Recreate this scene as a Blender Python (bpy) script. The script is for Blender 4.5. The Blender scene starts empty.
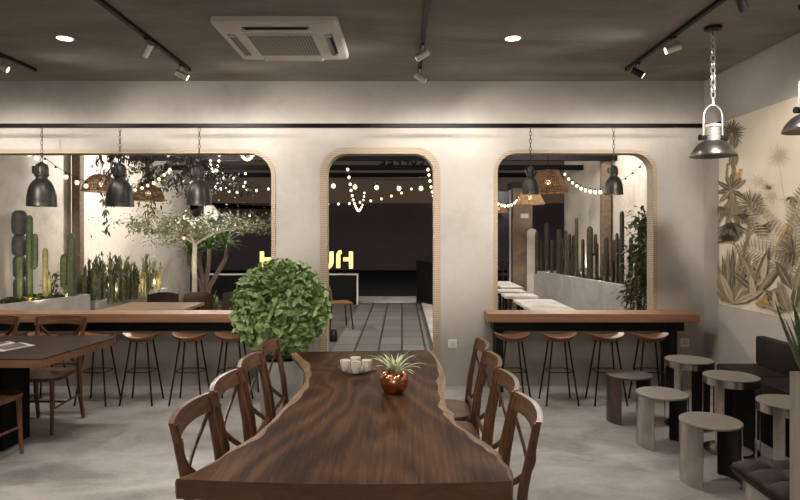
import bpy, math, random
from mathutils import Vector, Matrix
from mathutils.geometry import tessellate_polygon
R = random.Random(7)
sc = bpy.context.scene
C = sc.collection
PI = math.pi
F, VX, VY, EYE = 600.0, 402.0, 234.0, 1.6
def P(px, py, d):
    return Vector(((px-VX)*d/F, d, EYE-(py-VY)*d/F))
def G(px, py, z=0.0):
    d = (EYE-z)*F/(py-VY)
    return Vector(((px-VX)*d/F, d, z))
ORD = ['first', 'second', 'third', 'fourth', 'fifth', 'sixth', 'seventh', 'eighth', 'ninth', 'tenth', 'eleventh', 'twelfth',
       'thirteenth', 'fourteenth', 'fifteenth', 'sixteenth', 'seventeenth', 'eighteenth', 'nineteenth', 'twentieth']

# ------------------------------------------------------------------ mesh builder
class MB:
    def __init__(s):
        s.v = []; s.f = []; s.m = []
        s.mi = 0
    def add(s, vs, fs):
        o = len(s.v)
        s.v += [tuple(v) for v in vs]
        for f in fs:
            s.f.append(tuple(i+o for i in f)); s.m.append(s.mi)
        return s
    def box(s, lo, hi, rot=None, bev=0.0):
        x0, y0, z0 = lo; x1, y1, z1 = hi
        if bev <= 0:
            vs = [Vector(p) for p in ((x0,y0,z0),(x1,y0,z0),(x1,y1,z0),(x0,y1,z0),(x0,y0,z1),(x1,y0,z1),(x1,y1,z1),(x0,y1,z1))]
            fs = [(0,3,2,1),(4,5,6,7),(0,1,5,4),(1,2,6,5),(2,3,7,6),(3,0,4,7)]
        else:
            b = bev
            def ring(i, z):
                return [(x0+i,y0,z),(x1-i,y0,z),(x1,y0+i,z),(x1,y1-i,z),(x1-i,y1,z),(x0+i,y1,z),(x0,y1-i,z),(x0,y0+i,z)]
            def inner(z):
                return [(x0+b,y0+b*.3,z),(x1-b,y0+b*.3,z),(x1-b*.3,y0+b,z),(x1-b*.3,y1-b,z),(x1-b,y1-b*.3,z),(x0+b,y1-b*.3,z),(x0+b*.3,y1-b,z),(x0+b*.3,y0+b,z)]
            rs = [inner(z0), ring(b, z0+b), ring(b, z1-b), inner(z1)]
            vs = [Vector(p) for r in rs for p in r]; fs = []
            for k in range(3):
                for i in range(8):
                    j = (i+1) % 8
                    fs.append((k*8+i, k*8+j, k*8+8+j, k*8+8+i))
            fs.append(tuple(range(7, -1, -1))); fs.append(tuple(range(24, 32)))
        if rot is not None:
            c = Vector(((x0+x1)/2, (y0+y1)/2, (z0+z1)/2))
            vs = [c + rot @ (v-c) for v in vs]
        return s.add(vs, fs)
    def tube(s, pts, rad, n=8, flat=1.0, up=None, caps=True):
        pts = [Vector(p) for p in pts]
        if not isinstance(rad, (list, tuple)): rad = [rad]*len(pts)
        vs = []; fs = []
        prev = None
        for i, p in enumerate(pts):
            t = (pts[min(i+1, len(pts)-1)] - pts[max(i-1, 0)]).normalized()
            if up is not None: a = Vector(up)
            elif prev is not None: a = prev
            else: a = Vector((0,0,1)) if abs(t.z) < .9 else Vector((1,0,0))
            a = (a - t*a.dot(t))
            if a.length < 1e-6: a = t.orthogonal()
            a.normalize(); prev = a
            b = t.cross(a)
            for k in range(n):
                th = 2*PI*(k+.5)/n
                vs.append(p + a*math.cos(th)*rad[i]*flat + b*math.sin(th)*rad[i])
        for i in range(len(pts)-1):
            for k in range(n):
                j = (k+1) % n
                fs.append((i*n+k, i*n+j, i*n+n+j, i*n+n+k))
        if caps:
            fs.append(tuple(range(n-1, -1, -1))); fs.append(tuple(range((len(pts)-1)*n, len(pts)*n)))
        return s.add(vs, fs)
    def lathe(s, prof, n=24, c=(0,0,0), a0=0, a1=2*PI, close=True, rib=None):
        c = Vector(c); full = abs(a1-a0-2*PI) < 1e-6
        m = n if full else n+1
        vs = []; fs = []
        for (r, z) in prof:
            for k in range(m):
                th = a0+(a1-a0)*k/n
                q = r*(rib(th) if rib else 1)
                vs.append(c+Vector((q*math.cos(th), q*math.sin(th), z)))
        for i in range(len(prof)-1):
            for k in range(n):
                j = (k+1) % m
                fs.append((i*m+k, i*m+j, i*m+m+j, i*m+m+k))
        if close and full:
            if prof[0][0] > 1e-5: fs.append(tuple(range(m-1, -1, -1)))
            if prof[-1][0] > 1e-5: fs.append(tuple(range((len(prof)-1)*m, len(prof)*m)))
        return s.add(vs, fs)
    def sphere(s, c, r, n=10, k=6, sz=1.0):
        prof = [(r*math.sin(PI*i/k)+1e-6, -r*sz*math.cos(PI*i/k)) for i in range(k+1)]
        return s.lathe(prof, n, c)
    def torus(s, c, ra, rb, r, M=None, n=12, k=6):
        pts = []
        vs = []; fs = []
        for i in range(n):
            th = 2*PI*i/n
            cx, cz = ra*math.cos(th), rb*math.sin(th)
            nx, nz = math.cos(th), math.sin(th)
            for j in range(k):
                ph = 2*PI*j/k
                v = Vector((cx+nx*r*math.cos(ph), r*math.sin(ph), cz+nz*r*math.cos(ph)))
                if M is not None: v = M @ v
                vs.append(Vector(c)+v)
        for i in range(n):
            for j in range(k):
                fs.append((i*k+j, i*k+(j+1)%k, ((i+1)%n)*k+(j+1)%k, ((i+1)%n)*k+j))
        return s.add(vs, fs)
    def prism(s, poly, h0, h1, axis='z', holes=()):
        """poly: 2-D loops; axis z -> (a,b,h); y -> (a,h,b); x -> (h,a,b)"""
        def mk(a, b, h):
            return (a,b,h) if axis == 'z' else ((a,h,b) if axis == 'y' else (h,a,b))
        loops = [list(poly)] + [list(h) for h in holes]
        flat = [p for l in loops for p in l]; n = len(flat)
        tri = tessellate_polygon([[Vector((p[0],p[1],0)) for p in l] for l in loops])
        vs = [mk(p[0],p[1],h0) for p in flat]+[mk(p[0],p[1],h1) for p in flat]
        fs = [tuple(t) for t in tri]+[tuple(i+n for i in reversed(t)) for t in tri]
        o = 0
        for l in loops:
            k = len(l)
            for i in range(k):
                j = (i+1) % k
                fs.append((o+i, o+j, n+o+j, n+o+i))
            o += k
        return s.add(vs, fs)
    def leaf(s, p, d, n, L, w, droop=0.0, fold=.25):
        p = Vector(p); d = Vector(d).normalized(); n = Vector(n)
        b = d.cross(n)
        if b.length < 1e-4: b = d.orthogonal()
        b.normalize(); n = b.cross(d).normalized()
        q = p+d*L*.45+n*L*.06; t = p+d*L-Vector((0,0,droop*L))
        l1 = p+d*L*.4+b*w*.5+n*w*fold; l2 = p+d*L*.72+b*w*.34+n*w*fold-Vector((0,0,droop*L*.4))
        r1 = p+d*L*.4-b*w*.5+n*w*fold; r2 = p+d*L*.72-b*w*.34+n*w*fold-Vector((0,0,droop*L*.4))
        return s.add([p, q, t, l1, l2, r1, r2], [(0,1,3), (3,1,4), (1,2,4), (0,5,1), (5,6,1), (1,6,2)])
    def build(s, name, mat, parent=None, loc=None, smooth=False, angle=40):
        me = bpy.data.meshes.new(name)
        me.from_pydata(s.v, [], s.f)
        mats = mat if isinstance(mat, (list, tuple)) else [mat]
        for m in mats: me.materials.append(m)
        if len(mats) > 1: me.polygons.foreach_set('material_index', s.m)
        import bmesh
        bm = bmesh.new(); bm.from_mesh(me)
        bmesh.ops.recalc_face_normals(bm, faces=bm.faces)
        if smooth:
            ca = math.radians(angle)
            for e in bm.edges:
                e.smooth = not (len(e.link_faces) == 2 and e.calc_face_angle(0) > ca)
            for f in bm.faces: f.smooth = True
        bm.to_mesh(me); bm.free()
        o = bpy.data.objects.new(name, me); C.objects.link(o)
        if parent is not None: o.parent = parent
        if loc is not None: o.location = loc
        return o

def tag(o, label=None, cat=None, group=None, kind=None):
    if label: o['label'] = label
    if cat: o['category'] = cat
    if group: o['group'] = group
    if kind: o['kind'] = kind
    return o
def thing(name, label, cat, loc=(0,0,0), rz=0.0, group=None, scale=1.0):
    o = bpy.data.objects.new(name, None); C.objects.link(o)
    o.empty_display_size = .1
    o.location = loc; o.rotation_euler = (0,0,rz); o.scale = (scale,)*3
    return tag(o, label, cat, group)
def dup(root, loc, rz=0.0, label=None, group=None, scale=None):
    r = root.copy(); C.objects.link(r); r.location = loc; r.rotation_euler = (0,0,rz)
    if scale is not None: r.scale = (scale,)*3 if not isinstance(scale, tuple) else scale
    if label: r['label'] = label
    if group: r['group'] = group
    for ch in list(root.children):
        c = ch.copy(); C.objects.link(c); c.parent = r
        for g in list(ch.children):
            e = g.copy(); C.objects.link(e); e.parent = c
    return r
def struct(o): o['kind'] = 'structure'; return o

# ------------------------------------------------------------------ materials
def nt(name):
    m = bpy.data.materials.new(name); m.use_nodes = True
    t = m.node_tree; b = t.nodes['Principled BSDF']
    return m, t, b
def ramp(t, stops):
    r = t.nodes.new('ShaderNodeValToRGB'); e = r.color_ramp.elements
    while len(e) < len(stops): e.new(.5)
    for i, (p, c) in enumerate(stops):
        e[i].position = p; e[i].color = (*c, 1)
    return r
def coords(t, scale=(1,1,1), kind='Object'):
    tc = t.nodes.new('ShaderNodeTexCoord'); mp = t.nodes.new('ShaderNodeMapping')
    mp.inputs['Scale'].default_value = scale
    t.links.new(tc.outputs[kind], mp.inputs['Vector'])
    return mp.outputs['Vector']
def noise(t, vec, scale, detail=4, rough=.55, dist=0):
    n = t.nodes.new('ShaderNodeTexNoise')
    n.inputs['Scale'].default_value = scale; n.inputs['Detail'].default_value = detail
    n.inputs['Roughness'].default_value = rough; n.inputs['Distortion'].default_value = dist
    t.links.new(vec, n.inputs['Vector'])
    return n.outputs['Fac']
def bump(t, b, h, strength=.2, dist=.01):
    n = t.nodes.new('ShaderNodeBump'); n.inputs['Strength'].default_value = strength; n.inputs['Distance'].default_value = dist
    t.links.new(h, n.inputs['Height']); t.links.new(n.outputs['Normal'], b.inputs['Normal'])
def plain(name, col, rough=.5, metal=0.0, var=.12, scale=8.0, spec=.5):
    m, t, b = nt(name)
    v = coords(t); f = noise(t, v, scale, 3)
    r = ramp(t, [(.3, tuple(c*(1-var) for c in col)), (.7, tuple(min(1, c*(1+var)) for c in col))])
    t.links.new(f, r.inputs['Fac']); t.links.new(r.outputs['Color'], b.inputs['Base Color'])
    b.inputs['Roughness'].default_value = rough; b.inputs['Metallic'].default_value = metal
    b.inputs['Specular IOR Level'].default_value = spec
    return m
def glow(name, col, strength):
    m, t, b = nt(name)
    b.inputs['Base Color'].default_value = (*col, 1)
    b.inputs['Emission Color'].default_value = (*col, 1)
    b.inputs['Emission Strength'].default_value = strength
    return m
def concrete(name, dark, mid, light, s=1.0, rough=.75, stretch=(1,1,1), bs=.12):
    m, t, b = nt(name)
    v = coords(t, stretch)
    big = noise(t, v, .9*s, 6, .6, .6); fine = noise(t, v, 14*s, 5, .6)
    mx = t.nodes.new('ShaderNodeMath'); mx.operation = 'MULTIPLY_ADD'
    t.links.new(fine, mx.inputs[0]); mx.inputs[1].default_value = .22
    t.links.new(big, mx.inputs[2])
    r = ramp(t, [(.42, dark), (.6, mid), (.80, light)])
    t.links.new(mx.outputs[0], r.inputs['Fac']); t.links.new(r.outputs['Color'], b.inputs['Base Color'])
    b.inputs['Roughness'].default_value = rough
    bump(t, b, mx.outputs[0], bs, .02)
    return m
def wood(name, cols, axis='Y', scale=6.0, rough=.45, ringy=2.0, stretch=.09, spec=.4):
    m, t, b = nt(name)
    sx = {'X': (stretch,1,1), 'Y': (1,stretch,1), 'Z': (1,1,stretch)}[axis]
    v = coords(t, sx)
    a = noise(t, v, scale, 6, .65, ringy)
    g = noise(t, v, scale*9, 3, .6, .3)
    mx = t.nodes.new('ShaderNodeMath'); mx.operation = 'MULTIPLY_ADD'
    t.links.new(g, mx.inputs[0]); mx.inputs[1].default_value = .35; t.links.new(a, mx.inputs[2])
    r = ramp(t, [(.42+.45*i/(len(cols)-1), c) for i, c in enumerate(cols)])
    t.links.new(mx.outputs[0], r.inputs['Fac']); t.links.new(r.outputs['Color'], b.inputs['Base Color'])
    b.inputs['Roughness'].default_value = rough; b.inputs['Specular IOR Level'].default_value = spec
    bump(t, b, mx.outputs[0], .12, .004)
    return m

M = {}
M['wall'] = concrete('plaster_wall', (.36,.33,.295), (.43,.395,.355), (.49,.455,.415), .8)
M['ceiling'] = concrete('raw_ceiling', (.165,.147,.125), (.225,.20,.172), (.30,.268,.232), 1.3, .8, (.6,1.6,1))
M['floor'] = concrete('polished_floor', (.20,.188,.172), (.345,.327,.303), (.48,.46,.43), 1.7, .5, (1,1.5,1), .05)
M['yardwall'] = concrete('courtyard_wall', (.36,.31,.265), (.50,.445,.39), (.60,.545,.49), .9)
M['planter'] = concrete('planter_concrete', (.33,.30,.275), (.40,.37,.345), (.47,.44,.41), 2.2)
M['ground'] = concrete('courtyard_ground', (.05,.047,.043), (.09,.083,.076), (.13,.12,.11), 2.0)
M['kerb'] = concrete('pale_kerb', (.42,.39,.35), (.58,.54,.50), (.70,.66,.61), 2.0)
M['asphalt'] = plain('asphalt', (.012,.012,.014), .9, 0, .3, 3)
M['night'] = plain('dark_render', (.25,.19,.22), .9, 0, .12, .4)
M['pillar'] = concrete('brown_pillar', (.10,.07,.05), (.17,.12,.085), (.25,.18,.13), 3.0)
M['black'] = plain('black_metal', (.010,.009,.008), .5, .2, .2, 20, .3)
M['blackwall'] = plain('black_panel', (.005,.005,.005), .8, 0, .2, 6, .15)
M['steel_dark'] = plain('dark_steel', (.03,.028,.026), .38, .7, .2, 20)
M['lamp'] = plain('satin_graphite', (.022,.020,.017), .40, .4, .15, 10)
M['silver'] = plain('worn_silver', (.74,.70,.65), .34, .8, .08, 30)
M['shade_steel'] = plain('dark_pewter', (.27,.25,.225), .28, .95, .12, 14)
M['white'] = plain('warm_white_plastic', (.62,.585,.54), .5, 0, .03, 5)
M['socket'] = plain('white_socket', (.86,.84,.80), .4, 0, .02, 5)
M['dark'] = plain('dark_recess', (.015,.013,.012), .8, 0, .2, 20)
M['chair'] = wood('chair_walnut', [(.042,.017,.008), (.105,.046,.022), (.185,.088,.044)], 'Z', 14, .38)
M['chair_rail'] = wood('chair_walnut_cross', [(.055,.023,.011), (.135,.062,.031), (.23,.115,.060)], 'X', 14, .38)
M['seat'] = wood('stool_seat_wood', [(.095,.038,.015), (.165,.070,.028), (.24,.11,.048)], 'X', 12, .42)
M['counter'] = wood('counter_wood', [(.25,.12,.06), (.37,.19,.105), (.48,.27,.16)], 'X', 9, .45, 1.0, .05)
M['yardwood'] = wood('courtyard_wood', [(.22,.13,.075), (.33,.21,.125), (.42,.28,.18)], 'X', 9, .5)
M['darktable'] = wood('dark_oak_top', [(.016,.009,.006), (.03,.017,.011), (.05,.029,.018)], 'X', 9, .55, spec=.12)
M['darktable_edge'] = wood('dark_oak_edge', [(.10,.043,.022), (.16,.07,.036), (.22,.10,.055)], 'X', 9, .5)
M['bark'] = wood('sapwood_edge', [(.09,.052,.028), (.20,.122,.07), (.32,.21,.128)], 'Y', 16, .6, 2.5, .2)
M['slab_end'] = wood('slab_end_grain', [(.06,.024,.012), (.11,.046,.024), (.16,.072,.038)], 'X', 8, .5, 1.5, .3)
M['leather'] = plain('black_leather', (.017,.0145,.013), .68, 0, .25, 14, .22)
M['cushion'] = plain('charcoal_cushion', (.034,.029,.025), .7, 0, .3, 14, .25)
M['brushed'] = plain('brushed_steel', (.46,.43,.395), .19, 1.0, .08, 40)
def brushed(m):
    t = m.node_tree; b = t.nodes['Principled BSDF']
    tn = t.nodes.new('ShaderNodeTangent'); tn.direction_type = 'RADIAL'; tn.axis = 'Z'
    t.links.new(tn.outputs[0], b.inputs['Tangent']); b.inputs['Anisotropic'].default_value = .35
brushed(M['brushed'])
M['stooltop'] = plain('stool_top_plate', (.30,.27,.235), .45, .5, .1, 25)
M['cup'] = plain('cream_ceramic', (.86,.80,.69), .4, 0, .03, 9)
M['coffee'] = plain('black_coffee', (.012,.006,.003), .15, 0, .1, 9)
M['copper'] = plain('polished_copper', (.80,.36,.19), .2, 1.0, .08, 6)
M['tray'] = plain('dark_tray', (.22,.20,.17), .4, .3, .15, 20)
M['pot'] = concrete('pot_concrete', (.27,.25,.23), (.34,.32,.30), (.42,.40,.37), 4)
M['paper'] = plain('magazine_paper', (.70,.67,.62), .6, 0, .03, 8)
M['photo'] = plain('magazine_picture', (.12,.10,.09), .5, 0, .6, 30)
M['palewood'] = wood('pale_ash_wood', [(.30,.27,.235), (.40,.365,.32), (.49,.45,.40)], 'Z', 8, .6)
M['soil'] = plain('soil', (.03,.022,.015), .95, 0, .4, 30)
def leafmat(name, a, b_, rough=.5):
    m, t, b = nt(name)
    v = coords(t); f = noise(t, v, 22, 2)
    r = ramp(t, [(.3, a), (.72, b_)])
    t.links.new(f, r.inputs['Fac']); t.links.new(r.outputs['Color'], b.inputs['Base Color'])
    b.inputs['Roughness'].default_value = rough
    return m
M['bush'] = leafmat('bush_leaf', (.17,.30,.075), (.50,.66,.30))
M['tree'] = leafmat('olive_leaf', (.10,.12,.04), (.27,.29,.12))
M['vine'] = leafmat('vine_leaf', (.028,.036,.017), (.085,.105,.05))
M['yucca'] = leafmat('yucca_leaf', (.03,.10,.025), (.12,.26,.06))
M['grass'] = leafmat('pale_grass_leaf', (.14,.18,.06), (.36,.40,.17))
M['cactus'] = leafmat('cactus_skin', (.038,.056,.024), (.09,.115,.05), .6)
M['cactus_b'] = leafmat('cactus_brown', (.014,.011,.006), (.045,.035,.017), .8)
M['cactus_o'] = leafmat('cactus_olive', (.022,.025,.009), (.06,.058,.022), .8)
M['cactus_y'] = leafmat('cactus_yellow', (.16,.15,.05), (.30,.27,.11), .6)
M['cactus_g'] = leafmat('cactus_grey', (.028,.030,.025), (.06,.062,.052), .6)
M['snake'] = leafmat('snake_leaf', (.05,.06,.03), (.16,.17,.09), .55)
M['snake_p'] = leafmat('snake_leaf_pale', (.17,.18,.09), (.42,.41,.26), .55)
M['fern'] = leafmat('fern_leaf', (.035,.06,.015), (.15,.165,.045))
M['aloe'] = leafmat('aloe_leaf', (.055,.085,.04), (.17,.22,.10), .45)
M['spider'] = leafmat('spider_leaf', (.36,.50,.24), (.86,.88,.68), .45)
M['trunk'] = plain('pale_bark', (.46,.42,.36), .8, 0, .25, 18)
M['trunk_b'] = plain('brown_bark', (.14,.10,.07), .85, 0, .3, 18)
M['bulb'] = glow('warm_bulb', (1.0,.84,.56), 1.5)
M['lens'] = glow('spot_lens', (1.0,.88,.72), 6)
M['down'] = glow('downlight_face', (1.0,.93,.82), 12)
M['neon'] = glow('yellow_neon', (1.0,.78,.25), 1.15)
M['lampglow'] = glow('pendant_bulb', (1.0,.72,.36), 5)
# woven rattan frame and tile path
def weave(name, c1, c2, sc_=(1,1,1)):
    m, t, b = nt(name)
    v = coords(t, sc_)
    w = t.nodes.new('ShaderNodeTexWave'); w.bands_direction = 'Z'; w.inputs['Scale'].default_value = 14
    w.inputs['Distortion'].default_value = 1.5; w.inputs['Detail'].default_value = 2; w.inputs['Detail Scale'].default_value = 3
    t.links.new(v, w.inputs['Vector'])
    r = ramp(t, [(.1, c1), (.7, c2)])
    t.links.new(w.outputs['Fac'], r.inputs['Fac']); t.links.new(r.outputs['Color'], b.inputs['Base Color'])
    b.inputs['Roughness'].default_value = .7
    bump(t, b, w.outputs['Fac'], .4, .01)
    return m
M['frame'] = weave('woven_frame', (.36,.285,.20), (.44,.36,.265))
M['rattan'] = plain('rattan_cane', (.27,.165,.09), .7, 0, .5, 30)
def tiles():
    m, t, b = nt('paving_tiles')
    tc = t.nodes.new('ShaderNodeTexCoord')
    br = t.nodes.new('ShaderNodeTexBrick')
    br.offset = 0.0; br.inputs['Scale'].default_value = 1.0
    br.inputs['Brick Width'].default_value = .325; br.inputs['Row Height'].default_value = .62
    br.inputs['Mortar Size'].default_value = .016; br.inputs['Bias'].default_value = 0
    br.inputs['Color1'].default_value = (.15,.14,.13,1); br.inputs['Color2'].default_value = (.21,.195,.18,1)
    br.inputs['Mortar'].default_value = (.025,.022,.02,1)
    t.links.new(tc.outputs['Object'], br.inputs['Vector']); t.links.new(br.outputs['Color'], b.inputs['Base Color'])
    b.inputs['Roughness'].default_value = .6
    return m
M['tiles'] = tiles()
def grille():
    m, t, b = nt('perforated_grille')
    v = coords(t)
    ck = t.nodes.new('ShaderNodeTexVoronoi'); ck.inputs['Scale'].default_value = 42; ck.inputs['Randomness'].default_value = 0
    t.links.new(v, ck.inputs['Vector'])
    r = ramp(t, [(.34, (.035,.032,.028)), (.48, (.30,.28,.25))])
    t.links.new(ck.outputs['Distance'], r.inputs['Fac']); t.links.new(r.outputs['Color'], b.inputs['Base Color'])
    b.inputs['Roughness'].default_value = .6
    return m
M['grille'] = grille()
def tabletop():
    m, t, b = nt('walnut_slab')
    def math_(op, a, b_=None, c=None):
        n = t.nodes.new('ShaderNodeMath'); n.operation = op
        for i, x in enumerate((a, b_, c)):
            if x is None: continue
            if isinstance(x, (int, float)): n.inputs[i].default_value = x
            else: t.links.new(x, n.inputs[i])
        return n.outputs[0]
    field = noise(t, coords(t, (1, .30, 1)), 1.9, 2.2, .5, .5)
    rings = math_('MULTIPLY_ADD', math_('SINE', math_('MULTIPLY', field, 62.0)), .5, .5)
    broad = noise(t, coords(t, (1, .25, 1)), 3.2, 4, .6, 1.0)
    fine = noise(t, coords(t, (1, .035, 1)), 70, 3, .6)
    pores = noise(t, coords(t, (1, .06, 1)), 150, 2, .5)
    f = math_('MULTIPLY', rings, .16)
    f = math_('MULTIPLY_ADD', broad, .62, f)
    f = math_('MULTIPLY_ADD', fine, .34, f)
    f = math_('MULTIPLY_ADD', pores, .16, f)
    r = ramp(t, [(.42, (.015,.0065,.0032)), (.58, (.040,.0175,.0085)), (.72, (.082,.039,.0195)), (.92, (.17,.09,.047))])
    t.links.new(f, r.inputs['Fac']); t.links.new(r.outputs['Color'], b.inputs['Base Color'])
    b.inputs['Roughness'].default_value = .5; b.inputs['Specular IOR Level'].default_value = .07
    bump(t, b, f, .08, .004)
    return m
M['slab'] = tabletop()

# ------------------------------------------------------------------ room shell
D = 6.316; H = 3.21; WR = 3.18; WL = -5.8; YB = -3.6
struct(MB().box((WL-.2, YB-.2, -.2), (WR+.2, D+.16, 0)).build('floor', M['floor']))
struct(MB().box((WL-.2, YB-.2, H), (WR+.2, D+.16, H+.2)).build('ceiling', M['ceiling']))
def arch(x0, x1, z0, z1, r, n=8, bottom_r=0):
    pts = [(x0, z0), (x1, z0)]
    for k in range(n+1):
        a = (PI/2)*k/n
        pts.append((x1-r+r*math.cos(a), z1-r+r*math.sin(a)))
    for k in range(n+1):
        a = PI/2+(PI/2)*k/n
        pts.append((x0+r+r*math.cos(a), z1-r+r*math.sin(a)))
    return pts
s6 = D/F
def WX(px): return (px-VX)*s6
def WZ(py): return EYE-(py-VY)*s6
ops = {'left': (-4.95, WX(271.5), .72, WZ(153.5), .24), 'door': (WX(327), WX(433.5), 0.0, WZ(154), .20), 'right': (WX(497.5), WX(652.8), .72, WZ(153.5), .20)}
GAP = .022
def wide(k):
    a, b, c, d, r_ = ops[k]
    return arch(a-GAP, b+GAP, c-GAP, d+GAP, r_+GAP)
holes = [wide('left'), wide('right')]
dx0, dx1, _, dz1, dr = ops['door']; dx0 -= GAP; dx1 += GAP; dz1 += GAP; dr += GAP
da = arch(dx0, dx1, 0, dz1, dr)
outer = [(WL, 0), (dx0, 0)] + list(reversed(da[2:])) + [(dx1, 0), (WR, 0), (WR, H), (WL, H)]
# the door head has to be walked from its left foot to its right foot
struct(MB().prism(outer, D, D+.15, 'y', holes).build('wall_back', M['wall']))
struct(MB().box((WR, YB-.2, 0), (WR+.2, D+.15, H)).build('wall_right', M['wall']))
struct(MB().box((WL-.2, YB-.2, 0), (WL, D+.15, H)).build('wall_left', M['wall']))
struct(MB().box((WL, YB-.2, 0), (WR, YB, H)).build('wall_front', M['wall']))
def trim(name, k, w, pro, open_bottom):
    x0, x1, z0, z1, r = ops[k]
    if open_bottom:
        inn = arch(x0, x1, 0.0, z1, r); out = arch(x0-w, x1+w, 0.0, z1+w, r+w)
        loop = [out[1]]+out[2:]+[out[0], inn[0]]+list(reversed(inn[2:]))+[inn[1]]
        mb = MB().prism(loop, D-pro, D+.152, 'y')
    else:
        mb = MB().prism(arch(x0-w, x1+w, z0-w, z1+w, r+w), D-pro, D+.152, 'y', [arch(x0, x1, z0, z1, r)])
    return struct(mb.build(name, M['frame']))
trim('trim_1', 'left', .045, .012, False)
trim('trim_2', 'door', .072, .012, True)
trim('trim_3', 'right', .042, .012, False)
# lower wainscot of the right wall
struct(MB().box((WR-.022, YB, 0), (WR, 6.0, .9)).build('trim_4', M['wall']))

# ------------------------------------------------------------------ the mural
def mural():
    root = thing('mural', 'beige jungle mural of taupe palms covering the side wall', 'mural', (WR, 4.0, .9))
    mb = MB()
    mb.box((-.012, -2.2, 0.003), (-.001, 2.0, 1.805))
    lay = [0]
    def W(px, py):
        d = (WR-.013)*F/(px-VX)
        return Vector((-.013-lay[0], d-4.0, EYE-(py-VY)*d/F-.9))
    def poly(pts, mi):
        vs = []
        for (x, y) in pts:
            w = W(max(x, 690), y)
            w.y = min(1.998, w.y); w.z = max(.005, min(1.80, w.z)); vs.append(w)
        mb.mi = mi; mb.add(vs, [tuple(range(len(vs)))])
    def blob(cx, cy, rx, ry, rot, mi):
        nxt(); a = math.radians(rot)
        poly([(cx+rx*math.cos(t)*math.cos(a)-ry*math.sin(t)*math.sin(a), cy-rx*math.cos(t)*math.sin(a)-ry*math.sin(t)*math.cos(a)) for t in [2*PI*k/14 for k in range(14)]], mi)
    def nxt(): lay[0] += .00012
    def line(pts, w0, w1, mi):
        nxt()
        for i in range(len(pts)-1):
            (x0,y0),(x1,y1) = pts[i], pts[i+1]
            dx, dy = x1-x0, y1-y0; l = math.hypot(dx,dy) or 1
            nx, ny = -dy/l, dx/l
            a = w0+(w1-w0)*i/(len(pts)-1); b = w0+(w1-w0)*(i+1)/(len(pts)-1)
            poly([(x0+nx*a,y0+ny*a),(x1+nx*b,y1+ny*b),(x1-nx*b,y1-ny*b),(x0-nx*a,y0-ny*a)], mi)
    def blade(x, y, ang, L, w, mi):
        dx, dy = math.cos(ang), -math.sin(ang); nx, ny = -dy, dx
        poly([(x,y),(x+dx*L*.35+nx*w,y+dy*L*.35+ny*w),(x+dx*L*.75+nx*w*.7,y+dy*L*.75+ny*w*.7),(x+dx*L,y+dy*L),
              (x+dx*L*.75-nx*w*.7,y+dy*L*.75-ny*w*.7),(x+dx*L*.35-nx*w,y+dy*L*.35-ny*w)], mi)
    def fan(x, y, r, a0, a1, n, mis, w=None):
        for k in range(n):
            if k % 3 == 0: nxt()
            a = math.radians(a0+(a1-a0)*k/max(1,n-1))+R.uniform(-.06,.06)
            blade(x, y, a, r*R.uniform(.8,1.08), w or r*.055, mis[k % len(mis)])
    def banana(x, y, ang, L, w, mi, mv):
        nxt(); blade(x, y, math.radians(ang), L, w, mi); nxt(); blade(x, y, math.radians(ang), L*.96, w*.1, mv)
    def frond(x, y, ang, L, bend, ll, n, mi, w=.55):
        nxt(); a = math.radians(ang); px_, py_ = x, y; pts = [(x,y)]
        for k in range(n):
            a += math.radians(bend)/n
            px_ += math.cos(a)*L/n; py_ -= math.sin(a)*L/n; pts.append((px_,py_))
            f = math.sin(PI*min(1,(k+2)/(n+2)))*.8+.25
            for s_ in (-1, 1):
                blade(px_, py_, a+s_*1.05, ll*f, w, mi)
        line(pts, .35, .2, mi)
    # washes far behind
    fan(779, 157, 14, 0, 345, 22, [5], .9); line([(779,160),(783,190),(790,228)], .5, .5, 5)
    fan(768, 190, 9, 20, 160, 8, [5], 1.2); fan(758, 181, 8, 0, 330, 9, [5], 1.2); fan(772, 196, 8, 0, 330, 9, [5], 1.2)
    fan(792, 196, 14, 200, 330, 10, [5], 1.3); fan(735, 152, 10, 200, 300, 8, [1], 1.2)
    # tall palm behind the lamp, by the corner
    line([(731,148),(734,170),(731,200),(729,240)], 2.2, 1.6, 2)
    fan(732, 132, 15, -60, 240, 22, [3,2], .8)
    for a in (75, 100, 255, 280): banana(734, 150, a, 16, 3, 2, 1)
    # broad star-shaped banana palm with an animal on it
    for a in (35, 75, 150, 190, 225, 262, 285, 330): banana(732, 190, a, 18, 2.6, 2 if a % 2 else 3, 1)
    for a in (240, 260, 280, 300): banana(733, 196, a, 40, 3.2, 2, 3)
    for a in (50, 95, 120): banana(733, 188, a, 14, 2.4, 3, 1)
    line([(731,182),(727,174),(728,164),(733,163),(734,168)], .8, .6, 2)
    blob(738.5,175.5,4.2,2.1,62,4); blob(741.2,169.8,1.7,1.5,0,4); line([(737,178.5),(734.5,181.5)], .7,.5,4); line([(739,178.5),(741,181)], .7,.5,4)
    # spiky fan palms
    fan(752, 205, 17, 0, 345, 34, [2,3,1], .7); line([(752,207),(748,235),(743,262)], .7, .9, 2)
    fan(744, 214, 12, 180, 350, 18, [2,3], .7)
    fan(733, 222, 22, 205, 335, 24, [3,2], .8)
    fan(763, 226, 13, 150, 390, 24, [3,2,3], .8); line([(762,226),(752,232),(745,246),(743,280)], .6, .8, 2)
    fan(729, 241, 13, 10, 190, 22, [3,2,3], .9); line([(729,241),(738,246),(742,262)], .5, .6, 2)
    fan(722, 206, 14, 200, 330, 12, [2], .8)
    # big feather fronds
    frond(786, 268, 100, 70, 35, 17, 19, 1, .8); frond(786, 268, 80, 72, -30, 17, 19, 1, .8)
    frond(787, 275, 118, 55, 60, 16, 16, 2, .75); frond(791, 275, 60, 60, -60, 15, 16, 2, .75)
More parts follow.
